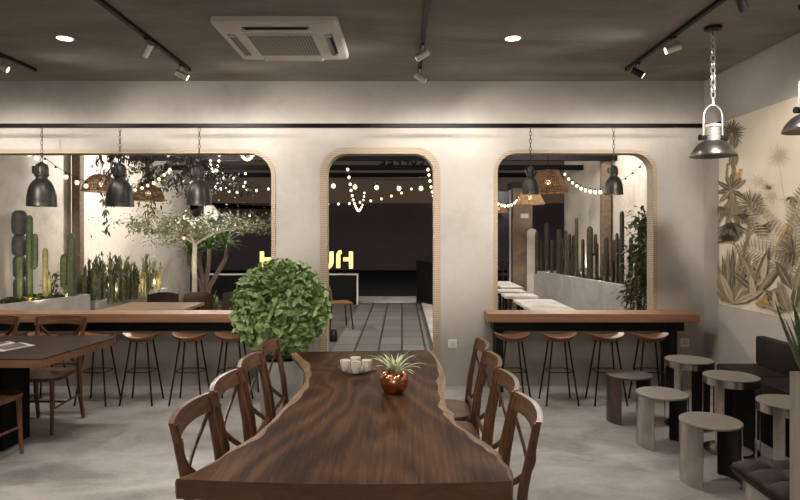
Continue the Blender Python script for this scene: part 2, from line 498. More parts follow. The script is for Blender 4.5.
    frond(775, 285, 130, 40, 70, 13, 13, 1, .7); frond(798, 262, 95, 75, -20, 15, 19, 2, .7)
    # cactus-like clump of upright leaves
    for k, (x, a) in enumerate(((724,100),(727,94),(730,91),(733,88),(737,84),(741,78),(745,72))):
        banana(x, 296, a, 52-abs(k-3)*4+R.uniform(-3,3), 2.1, 3 if k % 2 else 2, 1)
    for a in (150, 130, 112, 70, 52, 38, 24): banana(735, 304, a, 34, 3.6, 2 if a % 4 else 1, 3)
    # paired broad leaves
    for (x, y, a, L, mi) in ((757,284,115,32,2),(757,284,68,40,3),(758,292,140,34,3),(760,292,50,34,2),(757,300,100,26,1),(762,300,30,26,2),(764,284,80,30,1)):
        banana(x, y, a, L, 3.4, mi, 1)
    fan(765, 306, 10, 30, 150, 9, [4], 1.1)
    for a in (60, 100, 140): banana(764, 308, a, 9, 1.6, 4, 3)
    # yellow bird
    blob(787.5,231,4.0,1.9,58,4); blob(789.6,226.6,1.7,1.5,0,4); line([(785.5,235),(781.5,242),(778,247)], .9,.4,4); blob(788,233,1.8,.7,60,3)
    line([(774,250),(782,251),(790,246)], .5, .4, 4)
    # darker foreground leaves
    for (x, y, a, L, w, mi) in ((790,312,135,34,4,3),(792,314,110,36,4,2),(796,312,80,40,5,3),(799,316,60,40,5,2),(786,312,160,24,3,2),(795,290,120,34,5,3),(798,292,75,34,5,2),(780,312,100,22,3,1)):
        banana(x, y, a, L, w, mi, 1)
    fan(797, 250, 20, 100, 260, 16, [3,2], .9)
    # further along the wall, past the frame of the photograph
    for k in range(34):
        x = R.uniform(815, 1200); y = R.uniform(160, 330); q = (x-VX)/400
        t_ = k % 3
        if t_ == 0: fan(x, y, 22*q, 0, 345, 26, [2,3,1], 1.1*q)
        elif t_ == 1:
            for a in range(20, 180, 22): banana(x, y+40*q, a, 40*q, 4*q, 2 + (a//22) % 2, 1)
        else: frond(x, y+50*q, R.uniform(60,120), 80*q, R.uniform(-50,50), 18*q, 18, 1+k % 2, .9*q)
    cols = [(.74,.655,.52), (.46,.38,.26), (.235,.185,.115), (.105,.083,.052), (.46,.27,.09), (.62,.53,.385)]
    ms = [plain('mural_tone_%d' % i, c, .8, 0, .08 if i else .06, 2.5) for i, c in enumerate(cols)]
    mb.build('printed_panel', ms, root)
mural()

# ------------------------------------------------------------------ counters and rail
def counter(name, x0, x1, label):
    r = thing(name, label, 'counter', ((x0+x1)/2, 6.15, 0))
    w = (x1-x0)/2
    MB().box((-w, -.15, .715), (w, .16, .80), bev=.006).build('worktop', M['counter'], r)
    MB().box((-w+.07, -.06, .615), (w-.12, .15, .714)).build('apron', M['black'], r)  # black apron made deeper to imitate the shade under the worktop
    for sx in (-w+.09, w-.28):
        MB().box((sx, -.09, 0), (sx+.075, .12, .654)).build('leg', M['black'], r)
    return r
counter('bar_counter', -5.3, -1.18, 'long wooden bar counter with thick orange-brown top, beside the round bush')
counter('bar_counter', .86, 2.985, 'shorter wooden bar counter on black legs under the cactus window')
rl = thing('lamp_rail', 'long black steel rail along the wall above the openings', 'rail', (-1.3, 5.99, 2.68))
MB().box((-4.45, -.02, -.02), (WR+1.29, .02, .02)).build('bar', M['black'], rl)
for x in (-4.45, 4.44): MB().box((x, -.035, -.035), (x+.03, .035, .035)).build('end_plate', M['black'], rl)
for k, (px, py, lab) in enumerate(((452.5, 343.5, 'small white wall socket beside the doorway'), (684.5, 342.5, 'small white wall socket near the corner by the steel side tables'))):
    c = P(px, py, D); r = thing('wall_socket', lab, 'socket', (c.x, D, c.z))
    MB().box((-.045, -.01, -.045), (.045, .0, .045), bev=.004).build('plate', M['socket'], r)
    MB().box((-.028, -.0125, -.028), (.028, -.009, .028)).build('insert', M['white'], r)

# ------------------------------------------------------------------ bar stools
def stool_proto():
    r = thing('bar_stool', '', 'bar stool')
    mb = MB(); nu, nv = 20, 5
    top = []; bot = []
    vs = []; fs = []
    def pt(a, q, s_):
        x = .172*q*math.cos(a); y = .128*q*math.sin(a)
        zt = .618+1.25*x*x*(1 if abs(x) < .2 else 1)+.010*q*q
        return Vector((x, y, zt if s_ else zt-.036*math.sqrt(max(0, 1-q**4))-.004))
    for s_ in (1, 0):
        for i in range(nv+1):
            for k in range(nu): vs.append(pt(2*PI*k/nu, max(i/nv, .02), s_))
    L = (nv+1)*nu
    for s_ in (0, 1):
        for i in range(nv):
            for k in range(nu):
                j = (k+1) % nu; o = s_*L
                fs.append((o+i*nu+k, o+i*nu+j, o+(i+1)*nu+j, o+(i+1)*nu+k))
        fs.append(tuple(s_*L+k for k in range(nu)))
    for k in range(nu):
        j = (k+1) % nu; fs.append((nv*nu+k, nv*nu+j, L+nv*nu+j, L+nv*nu+k))
    mb.add(vs, fs); mb.build('seat', M['seat'], r, smooth=True, angle=60)
    for sx in (-1, 1):
        for sy in (-1, 1):
            MB().tube([(sx*.075, sy*.062, .607), (sx*.152, sy*.13, 0.0)], .0082, 8).build('leg', M['black'], r, smooth=True)
    t = .305; k_ = 1-t/.607
    hx = .075+(.152-.075)*k_; hy = .062+(.13-.062)*k_
    pts = []
    for i in range(28):
        a = 2*PI*i/28; c, s_ = math.cos(a), math.sin(a)
        pts.append((math.copysign(abs(c)**.5, c)*hx*1.04, math.copysign(abs(s_)**.5, s_)*hy*1.04, t))
    pts.append(pts[0])
    MB().tube(pts, .005, 6, caps=False).build('foot_ring', M['black'], r, smooth=True)
    MB().box((-.085, -.07, .606), (.085, .07, .610)).build('seat_plate', M['black'], r)
    return r
sp = stool_proto(); first = True
left_x = [233, 190.5, 142, 98, 47, 5]
right_x = [512, 558.5, 606, 649.5]
SD = 5.70
for k, px in enumerate(left_x):
    lab = ['saddle-seat bar stool half hidden behind the round green bush', 'saddle-seat bar stool at the long counter, next but one from the bush',
           'saddle-seat bar stool at the long counter, third from the bush', 'saddle-seat bar stool at the long counter behind the corner of the dark dining table',
           'saddle-seat bar stool mostly hidden behind the dark dining table, under the magazine side', 'saddle-seat bar stool at the frame edge of the long counter, farthest from the bush'][k]
    loc = ((px-VX)*SD/F, SD, 0); rz = R.uniform(-.08, .08)
    if k == 0:
        sp.location = loc; sp.rotation_euler = (0,0,rz); sp['label'] = lab; sp['group'] = 'stools at the long bar counter'
    else: dup(sp, loc, rz, lab, 'stools at the long bar counter')
for k, px in enumerate(right_x):
    lab = ['saddle-seat bar stool at the cactus window counter, first from the doorway', 'saddle-seat bar stool at the cactus window counter, second from the doorway',
           'saddle-seat bar stool at the cactus window counter, behind the dark reddish steel stool', 'saddle-seat bar stool at the cactus window counter, nearest the corner socket'][k]
    dup(sp, ((px-VX)*SD/F, SD, 0), R.uniform(-.06,.06)+(.05 if k != 3 else -.1), lab, 'stools at the short bar counter')

# ------------------------------------------------------------------ cross-back chairs
def chair_proto():
    r = thing('dining_chair', '', 'chair')
    # seat
    out = []
    for i in range(32):
        a = 2*PI*i/32; c, s_ = math.cos(a), math.sin(a)
        x = math.copysign(abs(c)**.45, c)*.215; y = math.copysign(abs(s_)**.45, s_)*.205
        out.append((x*(1+.12*y/.2*.5), y+.01))
    mb = MB(); mb.prism(out, .425, .455); mb.build('seat', M['chair'], r, smooth=True, angle=30)
    for sx in (-1, 1):
        pts = [(sx*.195,-.265,0), (sx*.19,-.225,.2), (sx*.188,-.205,.44), (sx*.192,-.225,.62), (sx*.203,-.275,.87)]
        pp = []
        for i in range(len(pts)-1):
            for q in range(3):
                f = q/3; pp.append(tuple(pts[i][j]*(1-f)+pts[i+1][j]*f for j in range(3)))
        pp.append(pts[-1])
        rr = [.015+.006*math.sin(PI*min(1, p[2]/.87)) for p in pp]
        MB().tube(pp, rr, 8, up=(0,1,0)).build('back_leg', M['chair'], r, smooth=True)
        MB().tube([(sx*.175,.17,.43), (sx*.18,.178,.2), (sx*.185,.19,0)], [.019,.016,.013], 8, up=(0,1,0)).build('front_leg', M['chair'], r, smooth=True)
        MB().tube([(sx*.18,.178,.2), (sx*.19,-.222,.22)], .009, 8).build('stretcher', M['chair'], r, smooth=True)
    MB().tube([(-.187,-.02,.21), (.187,-.02,.21)], .009, 8).build('stretcher', M['chair'], r, smooth=True)
    # bowed top rail
    mb = MB(); vs = []; fs = []; n = 14
    for i in range(n+1):
        u = -1+2*i/n; x = u*.222; y = -.272-.036*(1-u*u)
        zt = .883+.005*(1-u*u); zb = .808+.010*(1-u*u); ln = .012*(1-.3)
        for (yy, z) in ((y+.013+.014, zb), (y-.011+.014, zb), (y-.011-.006, zt), (y+.011-.006, zt)): vs.append((x, yy, z))
    for i in range(n):
        for k in range(4): fs.append((i*4+k, i*4+(k+1)%4, i*4+4+(k+1)%4, i*4+4+k))
    fs += [(0,1,2,3), (n*4+3, n*4+2, n*4+1, n*4)]
    mb.add(vs, fs); mb.build('top_rail', M['chair_rail'], r, smooth=True, angle=35)
    for s_ in (-1, 1):
        pts = []
        for i in range(11):
            u = i/10
            x = s_*(-.175+.35*u)
            z = .80-.33*u**.85
            y = -.262+.052*u-.05*math.sin(PI*u)-.006*s_
            pts.append((x, y, z))
        MB().tube(pts, .0145, 8, flat=.5, up=(0,1,0)).build('cross_bar', M['chair'], r, smooth=True)
    MB().tube([(-.188,-.212,.485), (.188,-.212,.485)], .012, 8).build('lower_rail', M['chair_rail'], r, smooth=True)
    return r
cp = chair_proto()
used = [False]
def place(x, y, rz, lab, grp):
    if not used[0]:
        used[0] = True; cp.location = (x,y,0); cp.rotation_euler = (0,0,rz); cp['label'] = lab; cp['group'] = grp; return cp
    return dup(cp, (x,y,0), rz, lab, grp)
lb = 'cross-back walnut chair on the bush side of the live-edge table, '
for k, y in enumerate((2.49, 2.97, 3.45, 3.925)):
    place(-.595, y, -PI/2+R.uniform(-.02,.02), lb+['nearest the camera', 'second from the camera', 'third from the camera', 'farthest, beside the bush'][k], 'chairs on the bush side of the long table')
lb = 'cross-back walnut chair on the steel stool side of the live-edge table, '
for k, y in enumerate((2.51, 2.975, 3.47, 3.95)):
    place(.245, y, PI/2+R.uniform(-.02,.02), lb+['nearest the camera', 'second from the camera', 'third from the camera', 'farthest, toward the doorway'][k], 'chairs on the steel stool side of the long table')
place(-2.97, 4.96, PI, 'cross-back chair at the far side of the dark dining table, whole back in view', 'chairs at the dark dining table')
place(-3.56, 4.96, PI, 'cross-back chair at the far side of the dark dining table, beyond the magazine', 'chairs at the dark dining table')
place(-2.955, 4.18, 0, 'cross-back chair on the near side of the dark dining table, only one front leg showing', 'chairs at the dark dining table')

# ------------------------------------------------------------------ live-edge table
TZ = .76
def smooth_pts(p, n=6):
    out = []
    for i in range(len(p)-1):
        p0 = p[max(i-1,0)]; p1 = p[i]; p2 = p[i+1]; p3 = p[min(i+2,len(p)-1)]
        for k in range(n):
            t = k/n
            out.append(.5*((2*p1)+(-p0+p2)*t+(2*p0-5*p1+4*p2-p3)*t*t+(-p0+3*p1-3*p2+p3)*t**3))
    out.append(p[-1]); return out
Lp = [(175,479),(194,469.5),(218,456),(235,444),(249,436.5),(266,423.5),(280,409),(293,395),(302,385),(306,376),(303,367),(298,360),(291,352)]
Rp = [(513.5,481),(512,468),(504,458.6),(498,449.6),(484,439),(466,428),(455,419),(454,412),(446.5,404.6),(444.5,394),(445.5,384),(446,376),(441,363),(433,350)]
def big_table():
    r = thing('live_edge_table', 'long walnut slab table with wavy pale live edges', 'dining table', (-.15, 3.2, 0))
    o = Vector((-.15, 3.2, 0))
    L = smooth_pts([G(x, y, TZ)-o for x, y in Lp]); Rr = smooth_pts([G(x, y, TZ)-o for x, y in Rp])
    yn = min(L[0].y, Rr[0].y)
    def inset(ch, sgn, a):
        out = []
        for i, p in enumerate(ch):
            t = (ch[min(i+1,len(ch)-1)]-ch[max(i-1,0)]); t.z = 0; t.normalize()
            n = Vector((t.y, -t.x, 0))*sgn
            w = a*(.8+.25*math.sin(i*.31+1)+.1*math.sin(i*.83))
            w *= min(1, .12+(i/14))
            out.append(p+n*w)
        return out
    near = [Vector((L[0].x+(Rr[0].x-L[0].x)*u, L[0].y+(Rr[0].y-L[0].y)*u-.035*math.sin(PI*u), TZ)) for u in (.15,.3,.45,.6,.75,.9)]
    Li = inset(L, 1, .048); Ri = inset(Rr, -1, .05)
    Li[0].y = L[0].y; Ri[0].y = Rr[0].y; Li[-1].y = L[-1].y; Ri[-1].y = Rr[-1].y
    loop = list(reversed(Li))+near+Ri
    mb = MB()
    poly = [(p.x, p.y) for p in loop]
    n = len(poly)
    tri = tessellate_polygon([[Vector((a,b,0)) for a, b in poly]])
    mb.add([(a,b,TZ) for a,b in poly], [tuple(t) for t in tri])
    mb.add([(a,b,TZ-.068) for a,b in poly], [tuple(reversed(t)) for t in tri])
    # far end and near end faces
    mb.mi = 1
    ends = [Li[0]]+near+[Ri[0]]
    for ch in (ends, [Ri[-1], Li[-1]]):
        for a, b in zip(ch[:-1], ch[1:]):
            mb.add([(a.x,a.y,TZ),(b.x,b.y,TZ),(b.x,b.y,TZ-.068),(a.x,a.y,TZ-.068)], [(0,1,2,3)])
    mb.build('slab', [M['slab'], M['slab_end']], r)
    for inn, out, sg in ((Li, L, 1), (Ri, Rr, -1)):
        mb = MB(); rows = []
        for i in range(len(inn)):
            a, b = inn[i], out[i]; m_ = a.lerp(b, .5)
            jig = .0015*math.sin(i*.9)
            rows.append([(a.x,a.y,TZ+.0005), (m_.x,m_.y,TZ-.003+jig), (b.x,b.y,TZ-.012+jig), (b.x-(b.x-a.x)*.15,b.y,TZ-.045), (a.x+(b.x-a.x)*.2,a.y,TZ-.068)])
        vs = [v for rw in rows for v in rw]; fs = []
        for i in range(len(rows)-1):
            for k in range(4): fs.append((i*5+k, i*5+k+1, i*5+5+k+1, i*5+5+k))
        fs += [(0,1,2,3,4), tuple((len(rows)-1)*5+k for k in (4,3,2,1,0))]
        mb.add(vs, fs); mb.build('live_edge', M['bark'], r, smooth=True, angle=50)
    for y in (-.72, .62):
        mb = MB(); mb.box((-.14, y-.04, 0), (.14, y+.04, .02)).box((-.14, y-.04, .66), (.14, y+.04, .69))
        for sx in (-.14, .09): mb.box((sx, y-.04, .02), (sx+.05, y+.04, .66))
        mb.build('leg_frame', M['black'], r)
    return r
big_table()
# tray with cups
c = G(357, 370.2, TZ)
tr = thing('serving_tray', 'thin dark square tray on the live-edge table under the cups', 'tray', (c.x, c.y, TZ+.0012), .55)
MB().box((-.088, -.088, 0), (.088, .088, .006)).build('plate', M['tray'], tr)
mb = MB()
for a, b in (((-.088,-.088),(.088,-.083)), ((-.088,.083),(.088,.088)), ((-.088,-.083),(-.083,.083)), ((.083,-.083),(.088,.083))):
    mb.box((a[0],a[1],.006), (b[0],b[1],.012))
mb.build('rim', M['tray'], tr)
def cup(px, py, label, coffee=False):
    b = G(px, py, TZ+.009)
    r = thing('coffee_cup', label, 'cup', (b.x, b.y, TZ+.0075), 0, 'small cream cups on the tray')
    prof = [(.0001,0),(.019,0),(.022,.004),(.029,.036),(.033,.066),(.031,.067),(.027,.036),(.020,.008),(.0001,.007)]
    MB().lathe(prof, 24).build('body', M['cup'], r, smooth=True)
    if coffee: MB().lathe([(.0001,.0),(.0295,.0)], 24, (0,0,.058)).build('coffee', M['coffee'], r)
cup(345.3, 370.6, 'small cream cup at the near edge of the tray away from the plant pot')
cup(356.0, 372.8, 'small cream cup filled with black coffee, frontmost on the tray', True)
cup(366.8, 370.6, 'small cream cup on the tray closest to the copper pot')
cup(355.6, 367.6, 'small cream cup at the back of the tray behind the coffee')
# copper pot with spider plant
c = G(394, 392.5, TZ)
r = thing('potted_plant', 'small variegated plant in a round copper pot on the live-edge table', 'plant', (c.x, c.y, TZ+.001))
prof = [(.0001,0),(.035,0),(.055,.008),(.072,.035),(.0765,.06),(.072,.085),(.055,.108),(.042,.114),(.040,.110),(.05,.1),(.0001,.098)]
MB().lathe(prof, 32).build('copper_pot', M['copper'], r, smooth=True, angle=60)
mb = MB()
for k in range(34):
    a = 2*PI*k/34*2.4+R.uniform(-.15,.15); el = R.uniform(.35, 1.1) if k > 9 else R.uniform(1.0,1.5)
    L = R.uniform(.14,.195) if k > 9 else R.uniform(.10,.14)
    prev = Vector((R.uniform(-.01,.01), R.uniform(-.01,.01), .10)); w = .0075; row = []
    for i in range(7):
        t = i/6; e = el-1.25*t*t*(.9 if el < 1 else .5)
        b = Vector((-math.sin(a), math.cos(a), 0))
        ww = w*(1-t**2.2)+.0004
        row.append((prev-b*ww, prev+Vector((0,0,-ww*.5)), prev+b*ww))
        prev = prev+Vector((math.cos(a)*math.cos(e), math.sin(a)*math.cos(e), math.sin(e)))*L/6
    vs = [q for rw in row for q in rw]; fs = []
    for i in range(6):
        fs += [(i*3, i*3+1, i*3+4, i*3+3), (i*3+1, i*3+2, i*3+5, i*3+4)]
    mb.add(vs, fs)
mb.build('foliage', M['spider'], r, smooth=True, angle=80)

# ------------------------------------------------------------------ dark dining table with magazine
r = thing('dining_table', 'dark rectangular dining table with reddish edge holding an open magazine', 'dining table', (-3.4, 4.55, 0))
pts = [(-4.4-(-3.4), 4.08-4.55), (-2.45+3.4, 4.08-4.55), (-2.36+3.4, 4.92-4.55), (-2.40+3.4, 5.03-4.55), (-4.4+3.4, 5.03-4.55)]
MB().prism(pts, .742, .75).build('top', M['darktable'], r)
MB().prism([(x*.9995, y) for x, y in pts], .69, .7415).build('edge', M['darktable_edge'], r)
MB().box((-.55, -.13, 0), (.46, .19, .69)).build('pedestal', M['blackwall'], r)
c = P(14, 347, 4.52)
r = thing('magazine', 'open white magazine with dark pictures on the dark dining table', 'magazine', (c.x-.10, 4.51, .752), -.35)
for s_, x0 in ((-1, -.20), (1, 0.003)):
    mb = MB(); vs = []; fs = []
    for i in range(9):
        u = i/8; x = x0+.197*u; t = (u if s_ > 0 else 1-u); z = .004+.012*math.sin(PI*min(1, t*1.2+.05))*(1-t*.5)
        for y in (-.13, .13): vs += [(x, y, z), (x, y, 0)]
    for i in range(8):
        o = i*4
        fs += [(o,o+2,o+6,o+4), (o+1,o+5,o+7,o+3), (o,o+4,o+5,o+1), (o+2,o+3,o+7,o+6)]
    mb.add(vs, fs + [(0,1,3,2), (32,34,35,33)])
    pg = mb.build('page', M['paper'], r, smooth=True)
    mb = MB(); vs = []; fs = []
    for i in range(9):
        u = .12+.76*i/8; x = x0+.197*u; t = (u if s_ > 0 else 1-u); z = .0062+.012*math.sin(PI*min(1, t*1.2+.05))*(1-t*.5)
        vs += [(x, -.09 if s_ > 0 else -.02, z), (x, .10, z)]
    for i in range(8): fs.append((i*2, i*2+2, i*2+3, i*2+1))
    mb.add(vs, fs); mb.build('picture', M['photo'], pg)

# ------------------------------------------------------------------ big round bush
def bush():
    c = P(281, 306.5, 4.85); rad = .385
    r = thing('potted_bush', 'round leafy green bush in a pale pot beside the doorway', 'plant', (c.x, c.y, 0))
    MB().lathe([(.0001,0),(.135,0),(.15,.02),(.185,.56),(.19,.60),(.175,.60),(.165,.55),(.0001,.55)], 28).build('pot', M['pot'], r, smooth=True)
    MB().lathe([(.0001,.0),(.166,0)], 24, (0,0,.556)).build('soil', M['soil'], r)
    z0 = c.z
    mb = MB()
    for k in range(6):
        a = k*1.05; mb.tube([(.02*math.cos(a),.02*math.sin(a),.55), (.08*math.cos(a),.08*math.sin(a),z0-.12), (.2*math.cos(a),.2*math.sin(a),z0+.1)], [.012,.008,.004], 6)
    mb.build('stems', M['trunk_b'], r)
    mb = MB()
    for k in range(3000):
        while True:
            q = Vector((R.uniform(-1,1), R.uniform(-1,1), R.uniform(-1,1)))
            if .25 < q.length < 1: break
        q = q.normalized()*(q.length**.45)*R.uniform(.93,1.07)
        p = Vector((q.x*rad, q.y*rad, z0+q.z*rad*.96))*1.0
        d = (q.normalized()*.45+Vector((R.uniform(-1,1), R.uniform(-1,1), R.uniform(-.6,.8)))).normalized()
        L = R.uniform(.055,.096)
        mb.leaf(p-d*L*.6, d, (q.normalized()*.8+Vector((R.uniform(-.6,.6), R.uniform(-.6,.6), .7+R.uniform(-.3,.3)))).normalized(), L, L*R.uniform(.5,.62), .12)
    mb.build('foliage', M['bush'], r, smooth=True, angle=80)
bush()

# ------------------------------------------------------------------ steel stools, side tables, bench, planter box
def arc_wall(mb, r0, r1, z0, z1, a0, a1, n=18):
    vs = []; fs = []
    for i in range(n+1):
        a = math.radians(a0+(a1-a0)*i/n)
        for (rr, z) in ((r1,z0),(r1,z1),(r0,z1),(r0,z0)): vs.append((rr*math.cos(a), rr*math.sin(a), z))
    for i in range(n):
        for k in range(4): fs.append((i*4+k, i*4+(k+1)%4, i*4+4+(k+1)%4, i*4+4+k))
    fs += [(0,1,2,3), (n*4+3,n*4+2,n*4+1,n*4)]
    mb.add(vs, fs)
M['redsteel'] = plain('reddish_dark_steel', (.15,.105,.085), .3, .9, .15, 18)  # darker steel and plate copies put the far stool's shade into its colour
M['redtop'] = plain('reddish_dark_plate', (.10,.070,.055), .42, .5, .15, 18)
def steel_stool(tm='stooltop', pm='brushed'):
    r = thing('steel_stool', '', 'stool')
    MB().lathe([(.0001,.385),(.192,.385),(.195,.388),(.195,.397),(.192,.40),(.0001,.40)], 48).build('top', M[tm], r, smooth=True, angle=30)
    for a0 in (138, -42):
        mb = MB(); arc_wall(mb, .188, .193, .002, .385, a0, a0+92); p = mb.build('side_panel', M[pm], r, smooth=True, angle=30)
        mb = MB(); arc_wall(mb, .183, .1879, .003, .384, a0+.3, a0+91.7); mb.build('inner_lining', M['black'], p, smooth=True, angle=30)  # black inner skin stands in for the shade inside the panels
        for a in (a0+6, a0+86):
            q = math.radians(a); MB().lathe([(.0001,0),(.008,0),(.008,.004),(.0001,.004)], 10, (.178*math.cos(q), .178*math.sin(q), 0)).build('foot', M['black'], p)
    return r
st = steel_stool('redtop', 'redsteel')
for k, (px, py) in enumerate(((629,374), (662,392.5), (710.5,420))):
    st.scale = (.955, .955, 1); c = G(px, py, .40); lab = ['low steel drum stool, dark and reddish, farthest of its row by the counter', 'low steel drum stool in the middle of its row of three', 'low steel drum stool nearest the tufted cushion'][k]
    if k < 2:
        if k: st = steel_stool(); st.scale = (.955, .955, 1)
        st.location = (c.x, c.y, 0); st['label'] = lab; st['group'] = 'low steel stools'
    else: dup(st, (c.x, c.y, 0), 0, lab, 'low steel stools')
def side_table():
    r = thing('side_table', '', 'side table')
    MB().lathe([(.0001,.545),(.197,.545),(.197,.553),(.0001,.553)], 48).build('top', M['stooltop'], r, smooth=True, angle=30)
    mb = MB(); arc_wall(mb, .190, .200, .497, .549, 0, 360, 48); mb.build('rim', M['brushed'], r, smooth=True, angle=30)
    for a in (219, 155, 326):
        mb = MB(); arc_wall(mb, .191, .199, .012, .497, a-10 if a == 219 else a-6, a+10 if a == 219 else a+6, 6); mb.build('leg', M['brushed'], r, smooth=True, angle=30)
    mb = MB(); arc_wall(mb, .189, .197, .012, .497, 6, 58); mb.build('back_panel', M['black'], r, smooth=True, angle=30)
    mb = MB(); arc_wall(mb, .15, .20, 0, .012, 0, 360, 48); mb.build('base_ring', M['brushed'], r, smooth=True, angle=30)
    return r
tb = side_table()
for k, (px, py) in enumerate(((689,359.3), (731,375.7), (790.5,402))):
    tb.scale = (.955, .955, 1); c = G(px, py, .553); lab = ['round steel side table standing by the corner socket', 'round steel side table in front of the black bench', 'round steel side table half hidden by the tall planter box'][k]
    if k == 0: tb.location = (c.x, c.y, 0); tb['label'] = lab; tb['group'] = 'round steel side tables'
    else: dup(tb, (c.x, c.y, 0), 0, lab, 'round steel side tables')
# bench
bx0, bx1, by0, by1 = 2.735, 3.155, 3.30, 5.24
r = thing('bench', 'black leather wall bench with low backrest below the mural', 'bench', ((bx0+bx1)/2, (by0+by1)/2, 0))
w = (bx1-bx0)/2; l = (by1-by0)/2
MB().box((-w+.03, -l, 0), (w, l-.03, .34)).build('base', M['blackwall'], r)
mb = MB(); n = 4
for i in range(n): mb.box((-w, -l+2*l*i/n+.003, .342), (w, -l+2*l*(i+1)/n-.003, .47), bev=.02)
mb.build('seat_cushion', M['leather'], r, smooth=True, angle=50)
mb = MB()
for i in range(3): mb.box((w-.09, -l+(2*l-.02)*i/3+.003, .475), (w, -l+(2*l-.02)*(i+1)/3-.003, .715), bev=.02)
mb.build('backrest', M['leather'], r, smooth=True, angle=50)
# low bench with tufted cushion
r = thing('low_bench', 'pale wooden block bench with a dark tufted cushion in the near corner', 'bench', (2.05, 2.87, 0))
MB().box((-.30, -.17, 0), (.44, .19, .351), bev=.006).build('base', M['palewood'], r)
def cushion(x0, x1, y0, y1, z0, z1, nx, ny):
    mb = MB(); vs = []; fs = []; a, b = nx*8, ny*8
    for s_ in (1, 0):
        for i in range(a+1):
            for j in range(b+1):
                u, v = i/a, j/b
                e = min(1, min(u, 1-u)*a/5, min(v, 1-v)*b/5); e = math.sqrt(max(0, 1-(1-e)**2))
                tuft = (abs(math.sin(PI*u*nx))*abs(math.sin(PI*v*ny)))**.35
                z = z0+(z1-z0)*(.5+.5*e*(.55+.45*tuft)) if s_ else z0+(z1-z0)*.5*(1-e)
                vs.append((x0+(x1-x0)*u, y0+(y1-y0)*v, z))
    o = (a+1)*(b+1)
    for s_ in (0, 1):
        for i in range(a):
            for j in range(b):
                q = s_*o+i*(b+1)+j; fs.append((q, q+1, q+b+2, q+b+1))
    for i in range(a):
        for j in (0, b): q = i*(b+1)+j; fs.append((q, q+b+1, o+q+b+1, o+q))
    for j in range(b):
        for i in (0, a): q = i*(b+1)+j; fs.append((q, q+1, o+q+1, o+q))
    mb.add(vs, fs); return mb
cushion(-.37, .46, -.215, .225, .352, .46, 5, 3).build('tufted_cushion', M['cushion'], r, smooth=True, angle=70)
# tall planter box with aloe
r = thing('tall_planter', 'tall pale wood-grain planter box holding an aloe at the frame edge', 'planter', (2.05, 2.36, 0))
mb = MB(); mb.prism([(-.37,-.24),(.37,-.24),(.37,.24),(-.37,.24)], 0, 1.005, 'z', [[(-.352,-.222),(-.352,.222),(.352,.222),(.352,-.222)]])
mb.build('box', M['palewood'], r)
MB().box((-.351,-.221,.9), (.351,.221,.97)).build('soil', M['soil'], r)
mb = MB()
def blade3(mb, p, a, el, L, w, curl=.5, n=8, thick=.35):
    b = Vector((-math.sin(a), math.cos(a), 0)); prev = Vector(p); row = []
    for i in range(n+1):
        t = i/n; e = el-curl*t*t
        d = Vector((math.cos(a)*math.cos(e), math.sin(a)*math.cos(e), math.sin(e)))
        nn = b.cross(d)
        ww = w*(math.sin(PI*min(1,.28+.72*t))**.8)*(1 if t < .98 else .05)
        row.append((prev-b*ww, prev+nn*ww*thick, prev+b*ww, prev+nn*ww*-thick*.2)); prev = prev+d*L/n
    vs = [q for rw in row for q in rw]; fs = []
    for i in range(n):
        for k in range(4): fs.append((i*4+k, i*4+(k+1)%4, i*4+4+(k+1)%4, i*4+4+k))
    mb.add(vs, fs)
for k, (a, el, L) in enumerate(((3.10,1.16,.385),(3.0,1.38,.30),(3.5,1.35,.36),(2.3,1.3,.30),(4.4,1.25,.36),(5.2,1.1,.34),(.3,1.0,.36),(1.6,1.3,.30),(3.2,1.5,.26),(0,1.4,.38))):
    blade3(mb, (-.315+.010*math.cos(a), .185+.010*math.sin(a), .965), a, el, L, .021, -.12 if k == 0 else .2)
mb.build('aloe_leaves', M['aloe'], r, smooth=True, angle=70)

